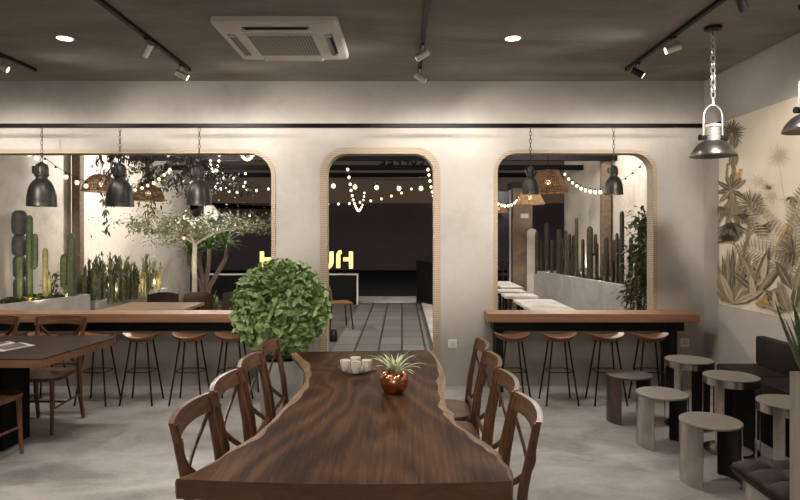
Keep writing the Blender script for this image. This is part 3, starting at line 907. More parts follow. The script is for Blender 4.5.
# ------------------------------------------------------------------ ceiling: AC, downlights, tracks and spots
def ac():
    x0 = (209-VX)*4.43/F; cx = x0+.475; y0 = 4.43
    r = thing('ac_cassette', 'square white ceiling air conditioner cassette with perforated grille', 'air conditioner', (cx, y0+.475, H))
    mb = MB(); h = .475
    def rr(s_, n=5, q=.04):
        pts = []
        for cx_, cy_, a0 in ((s_-q, s_-q, 0), (-s_+q, s_-q, 90), (-s_+q, -s_+q, 180), (s_-q, -s_+q, 270)):
            for k in range(n+1):
                a = math.radians(a0+90*k/n); pts.append((cx_+q*math.cos(a), cy_+q*math.sin(a)))
        return pts
    rings = [(h,0.0),(h,-.035),(h-.012,-.05),(h-.12,-.066),(h-.16,-.066)]
    vs = []; fs = []; m = len(rr(1))
    for s_, z in rings: vs += [(x,y,z) for x, y in rr(s_)]
    for i in range(len(rings)-1):
        for k in range(m): fs.append((i*m+k, i*m+(k+1)%m, (i+1)*m+(k+1)%m, (i+1)*m+k))
    fs.append(tuple((len(rings)-1)*m+k for k in range(m)))
    mb.add(vs, fs); mb.build('panel', M['white'], r, smooth=True, angle=25)
    MB().box((-.275,-.275,-.074), (.275,.275,-.067), bev=.003).build('grille_frame', M['white'], r)
    g = MB().box((-.255,-.255,-.0765), (.255,.255,-.0742)).build('grille', M['grille'], r)
    for k in range(4):
        Mz = Matrix.Rotation(k*PI/2, 3, 'Z')
        slot = MB().box((-.25,-.405,-.0645), (.25,-.335,-.055)); slot.v = [tuple(Mz @ Vector(v)) for v in slot.v]
        sl = slot.build('air_slot', M['dark'], r)
        fl = MB().box((-.24,-.385,-.078), (.24,-.35,-.0655), Matrix.Rotation(.35,3,'X')); fl.v = [tuple(Mz @ Vector(v)) for v in fl.v]
        fl.build('flap', M['white'] if k in (0,2) else M['steel_dark'], sl)
        for e in (-.255, .235):
            cp_ = MB().box((e,-.40,-.082), (e+.02,-.345,-.0655)); cp_.v = [tuple(Mz @ Vector(v)) for v in cp_.v]; cp_.build('flap_hinge', M['white'], sl)
ac()
def light(name, kind, loc, energy, col=(1,.86,.68), **kw):
    l = bpy.data.lights.new(name, kind); l.energy = energy; l.color = col
    for k, v in kw.items(): setattr(l, k, v)
    o = bpy.data.objects.new(name, l); C.objects.link(o); o.location = loc
    return o
def aim(o, tgt):
    d = Vector(tgt)-o.location
    o.rotation_euler = d.to_track_quat('-Z', 'Y').to_euler()
def downlight(x, y, lab, energy, size=2.3):
    r = thing('downlight', lab, 'downlight', (x, y, H), 0, 'recessed ceiling downlights')
    MB().lathe([(.058,-.001),(.075,-.001),(.072,-.008),(.058,-.006)], 32, close=False).build('ring', M['white'], r, smooth=True)
    MB().lathe([(.0001,-.003),(.058,-.003)], 32).build('lens', M['down'], r)
    l = light('downlight_lamp', 'SPOT', (x, y, H-.02), energy, (1,.92,.835), spot_size=size, spot_blend=.8, shadow_soft_size=.06)
    return l
DL = [(-2.77, 4.93, 'round lit downlight beside the dangling spotlight over the dark table', 95), (.91, 4.93, 'round lit downlight in the ceiling between the middle and side tracks', 130)]
for x, y, lab, e in DL: downlight(x, y, lab, e)
k = 0
for y in (2.3, -.6):
    for x, e in ((-3.6, 60), (-1.6, 240), (1.3, 70)):
        downlight(x, y, 'round lit downlight in the ceiling above and behind the viewer', e if y > 0 else 60); k += 1
def track(x, y0, y1, lab):
    r = thing('light_track', lab, 'track', (x, y0, H), 0, 'black ceiling light tracks')
    MB().box((-.017, 0, -.03), (.017, y1-y0, 0)).build('rail', M['black'], r)
    MB().box((-.019, y1-y0, -.032), (.019, y1-y0+.015, 0)).build('end_cap', M['black'], r)
track(-3.57, 1.0, 5.82, 'black ceiling track with one spot, mostly cut by the frame edge')
track(-2.065, 1.0, 5.80, 'black ceiling track running beside the downlight and the air conditioner')
track(.172, 1.0, 5.95, 'black ceiling track in the middle, pointing at the doorway')
track(2.178, 1.0, 5.80, 'black ceiling track nearest the mural wall')
def spot(x, y, tgt, lab, energy, mt='steel_dark', size=1.75, blend=1.0):
    r = thing('track_spotlight', lab, 'spotlight', (x, y, H-.03), 0, 'track spotlights')
    MB().box((-.014,-.03,-.012), (.014,.03,0)).build('adapter', M['black'], r)
    MB().tube([(0,0,-.012),(0,0,-.065)], .005, 8).build('stem', M['silver'], r)
    c = Vector((0,0,-.088)); d = (Vector(tgt)-(Vector((x,y,H-.03))+c)).normalized()
    h = MB().tube([c-d*.055, c+d*.06], .031, 24).build('housing', M[mt], r, smooth=True, angle=40)
    MB().tube([c+d*.0603, c+d*.0615], .026, 20).build('lens', M['lens'], h)
    l = light('track_lamp', 'SPOT', Vector((x,y,H-.03))+c+d*.07, energy, (1,.925,.845), spot_size=size, spot_blend=blend, shadow_soft_size=.10)
    aim(l, tgt)
W_ = 60
spot(-3.57, 5.34, (-2.5, 5.75, 2.55), 'track spotlight at the frame edge', W_, 'silver')
spot(-2.065, 4.86, (-2.75, 5.25, 2.2), 'bright-faced track spotlight hanging near the downlight', W_, 'silver')
spot(-2.065, 5.62, (-1.1, 5.9, 2.6), 'track spotlight at the track end beside the air conditioner', W_*.7, 'silver')
spot(.172, 5.0, (-.8, 5.35, 2.6), 'upper track spotlight on the middle track', W_*.8, 'silver')
spot(.172, 5.72, (1.1, 6.0, 2.55), 'track spotlight at the end of the middle track', W_*.6, 'silver')
spot(2.178, 4.82, (1.2, 5.0, 2.75), 'silver track spotlight beside the chain lamp canopy', W_*.5, 'silver')
spot(2.178, 5.55, (3.0, 5.3, 2.55), 'dark track spotlight at the far end near the mural corner', 7)
spot(2.178, 3.85, (3.18, 4.75, 1.95), 'track spotlight just beyond the top of the frame, lighting the mural', 92, size=1.2, blend=.7)
spot(2.178, 2.9, (3.18, 3.3, 1.8), 'track spotlight beyond the top of the frame, lighting the middle of the mural', 70, size=1.15, blend=.6)
spot(.172, 1.5, (-.1, 3.5, .76), 'track spotlight behind the viewer, lighting the live-edge table', 70, size=.75, blend=.8)  # this head and the next two are added to brighten table and floor
spot(-2.065, 2.2, (-1.8, 4.3, 0), 'track spotlight out of the frame, lighting the floor beside the dark dining table', 150, size=.75, blend=.9)
spot(2.178, 2.3, (1.4, 4.9, 0), 'track spotlight out of the frame, lighting the floor beside the steel stools', 42, size=.7, blend=.9)
spot(2.178, 1.9, (3.18, 2.2, 1.6), 'track spotlight behind the viewer, lighting the nearer end of the mural', 80, size=1.15, blend=.6)
for x, tx, e in ((-3.57, -3.9, 420), (-2.065, -1.75, 420), (.172, .35, 430), (2.178, 2.2, 310)):
    spot(x, 3.25, (tx, D, 1.86), 'track spotlight out of the frame, washing the window wall', e*1.12, size=.74, blend=.8)
led = light('rail_led', 'AREA', (-1.3, 6.013, 2.68), 21, (1,.93,.84), shape='RECTANGLE', size=8.9, size_y=.03)
aim(led, (-1.3, 6.6, 2.52))
for x, y, e in ((-2.6,-1.6,12), (-.2,-1.4,64)):
    light('globe_lamp', 'POINT', (x, y, 1.9), e, (1,.95,.88), shadow_soft_size=.35)  # unseen fill lights added behind the camera to lift the whole room
# ------------------------------------------------------------------ pendants on the rail
def chain(mb, z0, z1, ll, wr, r):
    n = max(2, int(round((z1-z0)/(ll*.8)))); 
    for i in range(n):
        z = z0+(z1-z0)*(i+.5)/n
        mb.torus((0,0,z), wr, ll/2-r*.4, r, None if i % 2 == 0 else Matrix.Rotation(PI/2,3,'Z'), 12, 6)
    return mb
def pendant(px, py_bottom, dia_px, lab, d=5.99):
    c = P(px, py_bottom, d); s_ = dia_px*d/F/.28
    r = thing('pendant_lamp', lab, 'pendant lamp', c, R.uniform(-.1,.1), 'graphite pendants on the black rail')
    def S(p): return [(a*s_, b*s_) for a, b in p]
    prof = [(.139,0),(.141,.005),(.138,.012),(.137,.05),(.134,.11),(.125,.165),(.110,.21),(.090,.246),(.070,.268),(.060,.274),(.055,.269),(.085,.24),(.105,.206),(.120,.162),(.129,.11),(.132,.05),(.134,.007)]
    MB().lathe(S(prof), 36, close=False).build('shade', M['lamp'], r, smooth=True, angle=50)
    MB().lathe(S([(.0001,.269),(.056,.27),(.056,.305),(.068,.310),(.068,.330),(.064,.335),(.064,.385),(.056,.415),(.040,.436),(.02,.446),(.012,.455),(.0001,.455)]), 28).build('cap', M['lamp'], r, smooth=True, angle=35)
    MB().box((-.088*s_,-.03*s_,.335*s_), (-.05*s_,.03*s_,.41*s_), bev=.006*s_).build('side_clip', M['lamp'], r)
    MB().box((-.012*s_,-.082*s_,.325*s_), (.012*s_,-.060*s_,.425*s_), bev=.004*s_).build('latch', M['dark'], r)
    MB().sphere((0,0,.06*s_), .035*s_, 16, 10).build('bulb', M['lampglow'], r, smooth=True)
    top = 2.66-c.z
    chain(MB(), .455*s_, top, .05, .011, .0028).build('chain', M['steel_dark'], r, smooth=True)
    l = light('pendant_light', 'POINT', c+Vector((0,0,.02)), 2.0*s_, (1,.72,.42), shadow_soft_size=.03)
pendant(41.8, 206.5, 27.6, 'graphite pendant lamp over the magazine table end of the long counter')
pendant(120, 206.5, 27.0, 'graphite pendant lamp beside the woven dome lamp and the brown wall post')
pendant(199.2, 205, 24.6, 'graphite pendant lamp in front of the white meter box and the tree')
pendant(530.5, 194.5, 17.4, 'small graphite pendant lamp in front of the woven cone lamps')
pendant(613.7, 194.7, 18.4, 'small graphite pendant lamp in front of the brown post above the cacti')

# ------------------------------------------------------------------ chain lamps in the near right
def chain_lamp(c, top, lab, rz):
    r = thing('chain_lamp', lab, 'pendant lamp', c, rz, 'silver chain lamps')
    prof = [(.166,0),(.168,.004),(.158,.028),(.138,.062),(.105,.10),(.066,.122),(.058,.124),(.060,.118),(.10,.094),(.132,.058),(.152,.026),(.162,.002)]
    MB().lathe(prof, 40, close=False).build('shade', M['shade_steel'], r, smooth=True, angle=50)
    pr = [(.0001,.121),(.058,.122)]
    for i in range(5): pr += [(.056,.126+.02*i),(.050,.130+.02*i),(.050,.140+.02*i),(.056,.144+.02*i)]
    pr += [(.066,.226),(.066,.244),(.055,.250),(.0001,.252)]
    MB().lathe(pr, 32).build('socket_housing', M['silver'], r, smooth=True, angle=30)
    pts = [(.092*math.cos(a)*(1 if abs(math.cos(a)) > .5 else 1), 0, .30+.155*math.sin(a)*1) for a in [PI*i/16 for i in range(17)]]
    pts = [(.082,0,.125)] + [(.080*math.cos(PI*i/16), 0, .30+.10*math.sin(PI*i/16)) for i in range(17)] + [(-.082,0,.125)]
    MB().tube(pts, .0065, 10).build('bracket', M['silver'], r, smooth=True)
    for s_ in (-1, 1): MB().tube([(s_*.06,0,.145),(s_*.112,0,.145)], [.020,.024], 14).build('knob', M['black'], r, smooth=True, angle=40)
    MB().tube([(0,0,.395),(0,0,.455)], [.012,.007], 10).build('hook', M['silver'], r, smooth=True)
    MB().sphere((0,0,.07), .04, 16, 10).build('bulb', M['cup'], r, smooth=True)
    t = top-c[2]
    chain(MB(), .455, t-.03, .062, .018, .0062).build('chain', M['silver'], r, smooth=True)
    MB().lathe([(.0001,-.035),(.02,-.034),(.062,-.025),(.068,-.004),(.0001,-.001)], 28, (0,0,t)).build('ceiling_rose', M['black'], r, smooth=True)
c = P(713, 156.5, 4.66)
chain_lamp((c.x, c.y, c.z), H, 'silver and pewter chain lamp hanging by the mural corner, whole shade in view', .15)
c = P(809, 131.5, 4.2)
chain_lamp((c.x, c.y, c.z), H, 'silver and pewter chain lamp in front of the mural, cut by the frame edge', .2)

# ------------------------------------------------------------------ courtyard outside
struct(MB().box((-9, D+.16, -.2), (8, 14.05, -.006)).build('floor_courtyard', M['ground']))
struct(MB().box((-.96, D+.17, -.0055), (.385, 13.9, .002)).build('floor_path', M['tiles']))
struct(MB().box((.45, D+.17, -.0055), (1.15, 13.6, .05)).build('trim_kerb', M['kerb']))
struct(MB().box((-9, 14.12, -.2), (8, 15.3, .01)).build('floor_pavement', M['kerb']))
struct(MB().box((-40, 15.3, -.2), (40, 26, -.03)).build('floor_street', M['asphalt']))
struct(MB().box((-5.25, D+.155, 0), (-4.98, 14.1, 3.9)).build('wall_courtyard_left', M['yardwall']))
struct(MB().prism([(4.30, D+.155), (3.72, 13.75), (3.95, 13.77), (4.55, D+.155)], 0, 3.9).build('wall_courtyard_right', M['yardwall']))
def rwx(d): return 4.30+(3.72-4.30)*(d-D)/(13.75-D)
r = thing('street_house', 'dark wide house across the street at dusk', 'house', (0, 27, 0))
MB().box((-30, -.8, -.03), (14, 3, 2.95)).build('wall', M['night'], r)
MB().prism([(-30, 2.95), (-11.5, 2.95), (-9.6, 3.05), (-5.2, 2.78), (-5.2, 2.7), (-30, 2.7)], -.9, 3, 'y').build('roof', M['blackwall'], r)
MB().box((-30, -1.0, -.03), (14, -.8, .02)).build('plinth', M['blackwall'], r)
# pergola beams, wall posts and letters
def beam(y, x0, x1, lab):
    r = thing('pergola_beam', lab, 'beam', ((x0+x1)/2, y, 3.0)); w = (x1-x0)/2
    MB().box((-w, -.05, -.045), (w, .05, .045)).build('web', M['blackwall'], r)
    MB().box((-w, -.065, -.055), (w, .065, -.045)).build('lower_flange', M['blackwall'], r)
    return r
beam(11.0, -4.975, rwx(11.0)-.012, 'dark pergola beam over the courtyard nearest the openings')
beam(12.6, -4.975, rwx(12.6)-.015, 'dark pergola beam carrying the black letters')
beam(14.2, -4.975, 3.7, 'dark pergola beam above the street gate, farthest away')
def post(x, y, w, h, lab, z=0):
    r = thing('wall_post', lab, 'post', (x, y, z))
    MB().box((-w/2, -w/2, 0), (w/2, w/2, h), bev=.008).build('shaft', M['trunk_b'], r)
    MB().box((-w/2-.02, -w/2-.01, 0), (w/2+.02, w/2+.01, .03)).build('base_plate', M['black'], r)
    return r
post(P(78, 200, 9.0).x, 9.0, .125, 2.95, 'brown post by the pale courtyard wall, behind the two-armed cactus', .642)
post(P(605.5, 200, 11.2).x, 11.2, .16, 2.85, 'brown post by the grey courtyard wall, among the tall cacti', .752)
# mirrored letters standing on the second beam (read from the street)
def letters():
    r = thing('roof_letters', 'black shop letters on the pergola beam, seen from behind', 'sign', (0, 12.6, 3.046))
    h = .18; w = .12; st = .038
    def L(ch, x):
        mb = MB()
        def bx(a, b, c, d): mb.box((x+a, -.015, b), (x+c, .015, d))
        if ch in 'EF':                                   # stem on the right: mirrored
            bx(w-st, 0, w, h); bx(0, h-st, w, h); bx(.02, h/2-st/2, w, h/2+st/2)
            if ch == 'E': bx(0, 0, w, st)
        else:
            a0, a1 = (0, 2*PI) if ch == 'O' else (-PI*.72, PI*.72)
            n = 24; cx = x+w/2; vs = []; fs = []
            for i in range(n+1):
                a = a0+(a1-a0)*i/n
                for q in (1, .5):
                    for y in (-.015, .015): vs.append((cx+math.cos(a)*w*.52*q, y, h/2+math.sin(a)*(h/2 if q == 1 else h/2-st)))
            for i in range(n):
                o = i*4; fs += [(o,o+1,o+5,o+4), (o+2,o+6,o+7,o+3), (o,o+4,o+6,o+2), (o+1,o+3,o+7,o+5)]
            if ch != 'O': fs += [(0,2,3,1), (n*4,n*4+1,n*4+3,n*4+2)]
            mb.add(vs, fs)
        mb.build('letter', M['blackwall'], r)
    x = (379.5-VX)*12.6/F
    for ch in 'EEFFOC':
        L(ch, x); x += .165
letters()
# yellow sign letters
def neon_sign():
    dd = 13.55
    r = thing('neon_sign', 'glowing yellow letters on the black low wall by the street', 'sign', (0, dd, .695))
    def q(px, py): v = P(px, py, dd); return Vector((v.x, 0, v.z-.695))
    def stroke(pts, name='letter', mb=None):
        mb.tube([q(*p) for p in pts], .048, 8)
    mb = MB(); stroke([(262,251.5),(262,268.5)], mb=mb); stroke([(274.5,251.5),(274.5,268.5)], mb=mb); stroke([(263,259.5),(274,259.5)], mb=mb)
    mb.build('letter', M['neon'], r)
    mb = MB(); pts = [(331.5,251.5),(331.5,262)]
    for k in range(7):
        a = PI*k/6; pts.append((325.5+6*math.cos(a), 262+6*math.sin(a)))
    pts += [(319.5,251.5)]
    stroke(pts, mb=mb); mb.build('letter', M['neon'], r)
    mb = MB(); stroke([(341.5,252.0),(339.5,252.4),(338.3,254.5),(338.3,268)], mb=mb); stroke([(343.5,259.3),(350,259.3)], mb=mb); stroke([(351,251.5),(351,268.5)], mb=mb)
    mb.build('letter', M['neon'], r)
    for x in (268, 325.5, 344.5):
        MB().tube([q(x, 262), q(x, 273.9)], .012, 6).build('stand', M['black'], r)
    light('neon_glow', 'POINT', (-1.6, 13.3, 1.0), 3, (1,.75,.3), shadow_soft_size=.4)
neon_sign()
xa = (205-VX)*13.7/F; xb = (357-VX)*13.7/F
r = thing('low_wall', 'black low boundary wall with thin pale trim under the yellow letters', 'wall', ((xa+xb)/2, 13.7, 0)); w = (xb-xa)/2
MB().box((-w, -.1, 0), (w, .1, .67)).build('body', M['blackwall'], r)
MB().box((-w, -.11, .67), (w, .1, .693)).build('top_trim', M['kerb'], r)
MB().box((w, -.11, 0), (w+.03, .1, .693)).build('end_trim', M['kerb'], r)
MB().box((-w-.02, -.105, .67), (-w+.02, -.08, 1.2)).build('glass_post', M['kerb'], r)
g0 = P(418, 303.5, 13.75); g1 = P(432, 307, 13.15)
r = thing('gate_leaf', 'black gate leaf standing open at the end of the tiled path', 'gate', (.37, 13.78, 0), math.atan2(-.62, .32))
MB().box((0, -.02, .06), (.72, .02, .97)).build('panel', M['blackwall'], r)
mb = MB(); mb.box((0,-.03,.97),(.72,.03,1.0)).box((0,-.03,.03),(.72,.03,.06)).box((-.03,-.03,0.003),(0,.03,1.0)).box((.72,-.03,.003),(.75,.03,1.0))
mb.build('frame', M['steel_dark'], r)
# dark post with a white meter box
xp = (201.5-VX)*13.2/F
r = thing('gate_post', 'tall black steel post at the end of the pale courtyard wall', 'post', (xp, 13.2, 0))
MB().box((-.055,-.055,0), (.055,.055,3.4)).build('shaft', M['black'], r)
MB().box((-.1,-.1,0), (.1,.1,.015)).build('base_plate', M['black'], r)
b0 = P(210.5, 219, 13.1)
r = thing('meter_box', 'white box with a dark slot fixed to the black gate post', 'box', (b0.x, 13.15, b0.z))
MB().prism([(-.13,0),(.13,0),(.15,.14),(.02,.31),(-.13,.31)], -.09, .09, 'y').build('case', M['white'], r)
MB().box((-.06,-.094,.12), (.08,-.089,.16)).build('slot', M['dark'], r)
# brown gate pillar, plaque, dark gate door, pale board for the lit wall end
r = thing('gate_pillar', 'rough brown pillar at the street end of the cactus planter', 'pillar', (2.68, 13.5, 0))
MB().box((-.215,-.2,0), (.215,.2,2.62), bev=.01).build('shaft', M['pillar'], r)
MB().box((-.26,-.25,2.622), (.26,.25,2.75)).build('cap', M['black'], r)
MB().box((-.05,-.212,1.95), (.12,-.2005,2.05)).build('plaque', M['kerb'], r)
r = thing('gate_door', 'dark side gate with pale edge and small lattice beside the brown pillar', 'gate', (2.3, 13.45, 0))
MB().box((-.2,-.02,.98), (.1,.02,2.55)).build('dark_panel', plain('blue_night_panel', (.012,.014,.024), .3, 0, .1, 3), r)
MB().box((.1,-.03,0), (.14,.03,2.58)).build('stile', M['planter'], r)
mb = MB()
for x in (-.22, -.06, .06): mb.box((x,-.025,.45), (x+.035,.025,.98))
for z in (.45, .66, .90): mb.box((-.22,-.024,z), (.1,.024,z+.07))
mb.box((-.22,-.02,0), (-.19,.02,.45)); mb.box((-.22,-.03,.98),(-.2,.03,2.58))
mb.build('lattice', M['black'], r)
r = thing('round_topped_panel', 'pale round-topped panel standing behind the farthest cacti', 'panel', (P(531.5,240,13.24).x, 13.24, .0))
MB().prism(arch(-.10, .12, 0.001, 1.72, .105, 8), -.012, .012, 'y').build('board', M['kerb'], r)  # added pale board: the lit end of the wall put into shape and colour
MB().box((-.12,-.028,0), (.14,.028,.02)).build('foot', M['black'], r)

# planters
def planter(name, lab, poly, h):
    cx = sum(p[0] for p in poly)/len(poly); cy = sum(p[1] for p in poly)/len(poly)
    r = thing(name, lab, 'planter', (cx, cy, 0))
    pl = [(x-cx, y-cy) for x, y in poly]
    inn = [(x*(1-.08/max(abs(x),.1)) if abs(x) > .1 else x*.5, y*(1-.08/max(abs(y),.1))) for x, y in pl]
    MB().prism(pl, 0, h, 'z', [list(reversed(inn))]).build('box', M['planter'], r)
    MB().prism(inn, h-.12, h-.05).build('soil', M['soil'], r)
    return r
rp = [(2.90,13.2), (3.50,8.97), (3.80,7.0), (rwx(7.0)-.03,7.0), (rwx(13.2)-.03,13.2)]
planter('concrete_planter', 'long smooth grey concrete planter full of brown columnar cacti', rp, .80)
planter('concrete_planter', 'pale concrete planter with round cacti, nearest the long bar counter', [(-4.59,6.75), (-4.13,7.95), (-4.2,8.02), (-4.95,8.02), (-4.95,6.75)], .80)
planter('concrete_planter', 'pale concrete planter of spiky upright plants behind the brown post', [(-4.13,8.12), (-3.95,10.13), (-4.95,10.13), (-4.95,8.12)], .69)

# cacti
def cactus(name, lab, group, px, base_z, d, top_py, w_px, mat, arms=(), rib=9, x=None):
    p = P(px, 250, d); h = P(px, top_py, d).z-base_z; rad = w_px*d/F/2
    r = thing(name, lab, 'cactus', (p.x if x is None else x, d, base_z), 0, group)
    n = rib*4
    def body(mb, h, rad, base=Vector((0,0,0))):
        prof = [(rad*.80,0),(rad*.96,h*.12),(rad,h*.4),(rad*.97,max(h*.7, h-rad*2.2)),(rad*.93,h-rad*1.1),(rad*.76,h-rad*.5),(rad*.42,h-rad*.12),(.0001,h)]
        mb.lathe(prof, n, base, rib=lambda a: 1-.11*abs(math.sin(a*rib/2)))
    mb = MB(); body(mb, h, rad); mb.build('stem', M[mat], r, smooth=True, angle=70)
    for (side, z, out, ah, aw) in arms:
        mb = MB(); o = side*(rad+out)
        mb.tube([(side*rad*.5,0,z), (o*.8,0,z+.0), (o*.98,0,z+aw*.5), (o,0,z+aw*1.1)], [aw*.75,aw*.9,aw,aw], 14)
        body(mb, ah, aw*1.05, Vector((o,0,z+aw*.6)))
        mb.build('arm', M[mat], r, smooth=True, angle=70)
    return r
def plx(d): return 3.50+(2.90-3.50)*(d-8.97)/(13.2-8.97) if d > 8.97 else 3.8+(3.5-3.8)*(d-7)/1.97
def pd(px, off):
    d = 13.0
    for _ in range(40):
        d = (plx(d)+off)*F/(px-VX)
    return max(7.2, min(13.05, d))
rc = [(537,231,4.5,.12,0),(541,240,4,.30,0),(546.5,223,4.4,.16,0),(552,240,3.5,.34,0),(559,229,6,.14,0),(562,238,4,.34,1),(566,230,3.8,.12,0),(570,246,3.2,.28,0),
      (576.6,218,4.2,.14,0),(574,235,5,.32,1),(583,239,4.0,.30,0),(590,226,7.5,.14,1),(597,243,4,.30,0),(606.5,236,6,.14,0),(613,246,5,.30,0),(617,233,4.0,.14,0),(622,211,5.5,.16,0),
      (619,238,6,.34,1),(631,237,5.0,.13,0),(641,222,8,.16,0),(647,218,8,.2,0)]
for k, (px, ty, w, off, arm) in enumerate(sorted(rc)):
    d = pd(px, off)
    a = [(1 if k % 2 else -1, .30+.1*(k % 3), .04, .35, .032)] if arm else []
    rank = 'first' if k == 0 else ORD[k] if k < 20 else 'last'
    lab = ('brown columnar cactus in the long grey planter, %s from the street end' % ORD[k]) if k < 20 else 'brown columnar cactus in the long grey planter, nearest the fern-like plant'
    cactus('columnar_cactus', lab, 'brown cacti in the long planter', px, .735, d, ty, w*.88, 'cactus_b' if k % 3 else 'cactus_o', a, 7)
# left planter cacti
cactus('saguaro_cactus', 'tall green saguaro with one raised arm in the nearer pale planter', None, 29.5, .735, 7.55, 215, 6.5, 'cactus', [(1,.45,.03,.40,.035)], 9)
cactus('column_cactus', 'short dark green column cactus beside the saguaro', None, 19, .735, 7.35, 256, 6.5, 'cactus', [], 8)
cactus('column_cactus', 'slim yellowish cactus between the saguaro and the two-armed cactus', None, 45.5, .735, 7.6, 248, 5.5, 'cactus_y', [(1,.12,.015,.22,.022)], 7)
cactus('two_armed_cactus', 'thick green cactus with a tall side arm in front of the brown post', None, 71.5, .735, 7.75, 233, 8.5, 'cactus', [(-1,.18,.035,.40,.05)], 9)
def opuntia():
    p = P(19, 280, 7.85)
    p = P(19.5, 280, 7.62); r = thing('prickly_pear', 'tall grey prickly pear with stacked pads behind the saguaro', 'cactus', (p.x, 7.62, .735))
    z = 0
    for k, (h, w) in enumerate(((.32,.07), (.30,.075), (.28,.085), (.33,.088))):
        mb = MB(); mb.lathe([(.0001,z),(w*.55,z+h*.02),(w*.9,z+h*.12),(w,z+h*.3),(w,z+h*.72),(w*.9,z+h*.88),(w*.55,z+h*.985),(.0001,z+h*1.005)], 20); mb.build('pad', M['cactus_g'], r, smooth=True); z += h*.93
opuntia()
p = P(52, 268, 7.85)
def leafy(name, lab, cat, loc, n, rad, h, L, mat, up=.6, seed=1, w=.35, group=None):
    r = thing(name, lab, cat, loc, 0, group)
    mb = MB(); rr = random.Random(seed)
    for k in range(n):
        a = rr.uniform(0, 2*PI); q = rr.random()**.5; z = rr.uniform(0, 1)
        pp = Vector((math.cos(a)*q*rad, math.sin(a)*q*rad, h*z))
        dd = Vector((math.cos(a)*rr.uniform(.2,1), math.sin(a)*rr.uniform(.2,1), rr.uniform(-.2,1)*up+.2))
        l = L*rr.uniform(.6,1.2)
        mb.leaf(pp, dd, Vector((rr.uniform(-.5,.5), rr.uniform(-.5,.5), 1)), l, l*w, .2)
    mb.build('foliage', M[mat], r, smooth=True, angle=80)
    mb = MB()
    for k in range(5):
        a = k*1.26; mb.tube([(0,0,0), (rad*.5*math.cos(a), rad*.5*math.sin(a), h*.8)], [.008,.004], 5)
    mb.build('stems', M['trunk_b'], r)
    return r
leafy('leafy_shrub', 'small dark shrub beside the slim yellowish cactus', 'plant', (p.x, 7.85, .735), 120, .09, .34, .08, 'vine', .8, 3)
# low creeping plants
def cover(name, lab, poly, z, n, mat, L=.07, seed=5):
    mb = MB(); rr = random.Random(seed)
    xs = [p[0] for p in poly]; ys = [p[1] for p in poly]
    for k in range(n):
        t = rr.random(); u = rr.random()
        a = Vector(poly[0]).lerp(Vector(poly[1]), t); b = Vector(poly[3]).lerp(Vector(poly[2]), t); q = a.lerp(b, u)
        ang = rr.uniform(0, 2*PI)
        dd = Vector((math.cos(ang), math.sin(ang), rr.uniform(.2,1.4)))
        l = L*rr.uniform(.6,1.3)
        mb.leaf((q.x, q.y, z+rr.uniform(0,.04)), dd, (0,0,1), l, l*.4, .3)
    o = mb.build(name, M[mat], smooth=True, angle=80)
    tag(o, lab, 'plants', None, 'stuff'); return o
cover('creeping_plants', 'low dark creeping plants along the rim of the nearer pale planter', [(-4.66,6.85,0), (-4.22,7.9,0), (-4.85,7.9,0), (-4.85,6.85,0)], .75, 1100, 'fern', .085)
cover('creeping_plants', 'low growth between the cacti in the long grey planter', [(3.02,13.0,0), (3.88,7.2,0), (4.15,7.2,0), (3.6,13.0,0)], .75, 700, 'fern', .05, 8)
# snake plants
def snake(px, d, top_py, n, spread, mat, lab, seed, base_z=.63):
    p = P(px, 250, d); H_ = P(px, top_py, d).z-base_z; rr = random.Random(seed)
    r = thing('spiky_plant', lab, 'plant', (p.x, d, base_z), 0, 'upright spiky plants in the pale planter')
    for k in range(n):
        mb = MB()
        a = rr.uniform(0, 2*PI); q = rr.uniform(0, spread); h = H_*(rr.uniform(.55, 1.0) if k else 1.0)
        x, y = q*math.cos(a), q*math.sin(a); lx, ly = rr.uniform(-.06,.06)*h, rr.uniform(-.06,.06)*h
        rad = rr.uniform(.018,.032)
        pts = [(x+lx*t, y+ly*t, h*t) for t in (0,.25,.5,.75,.92,1)]
        mb.tube(pts, [rad*.8,rad,rad*.95,rad*.8,rad*.45,rad*.05], 6, flat=.45, up=(math.cos(a+1), math.sin(a+1), 0))
        for j in range(int(h/.045)):
            t = rr.uniform(.08,.95); b = rr.uniform(0, 2*PI); l = rr.uniform(.06,.11)
            mb.leaf((x+lx*t, y+ly*t, h*t), (math.cos(b)*.5, math.sin(b)*.5, 1), (math.cos(b), math.sin(b), .2), l, l*.35, 0)
        mb.build('shoot', M[mat], r, smooth=True, angle=60)
sn = [(84,8.45,266,'snake'),(91,8.3,262,'snake'),(98.5,8.5,254,'snake'),(105,8.35,251,'snake'),(111,8.7,256,'snake'),(117,8.55,254,'snake'),(122,8.9,258,'snake_p'),(128.5,9.05,256,'snake_p'),(135,8.95,262,'snake'),
      (141,9.3,257,'snake_p'),(148,9.55,254,'snake_p'),(154,9.75,258,'snake_p')]
for k, (px, d, ty, mt) in enumerate(sn):
    snake(px, d, ty, 9, .13, mt, '%s spiky upright plant in the pale planter, %s along from the brown post' % ('pale cream-green' if mt == 'snake_p' else 'dark green', ORD[k]), 40+k)

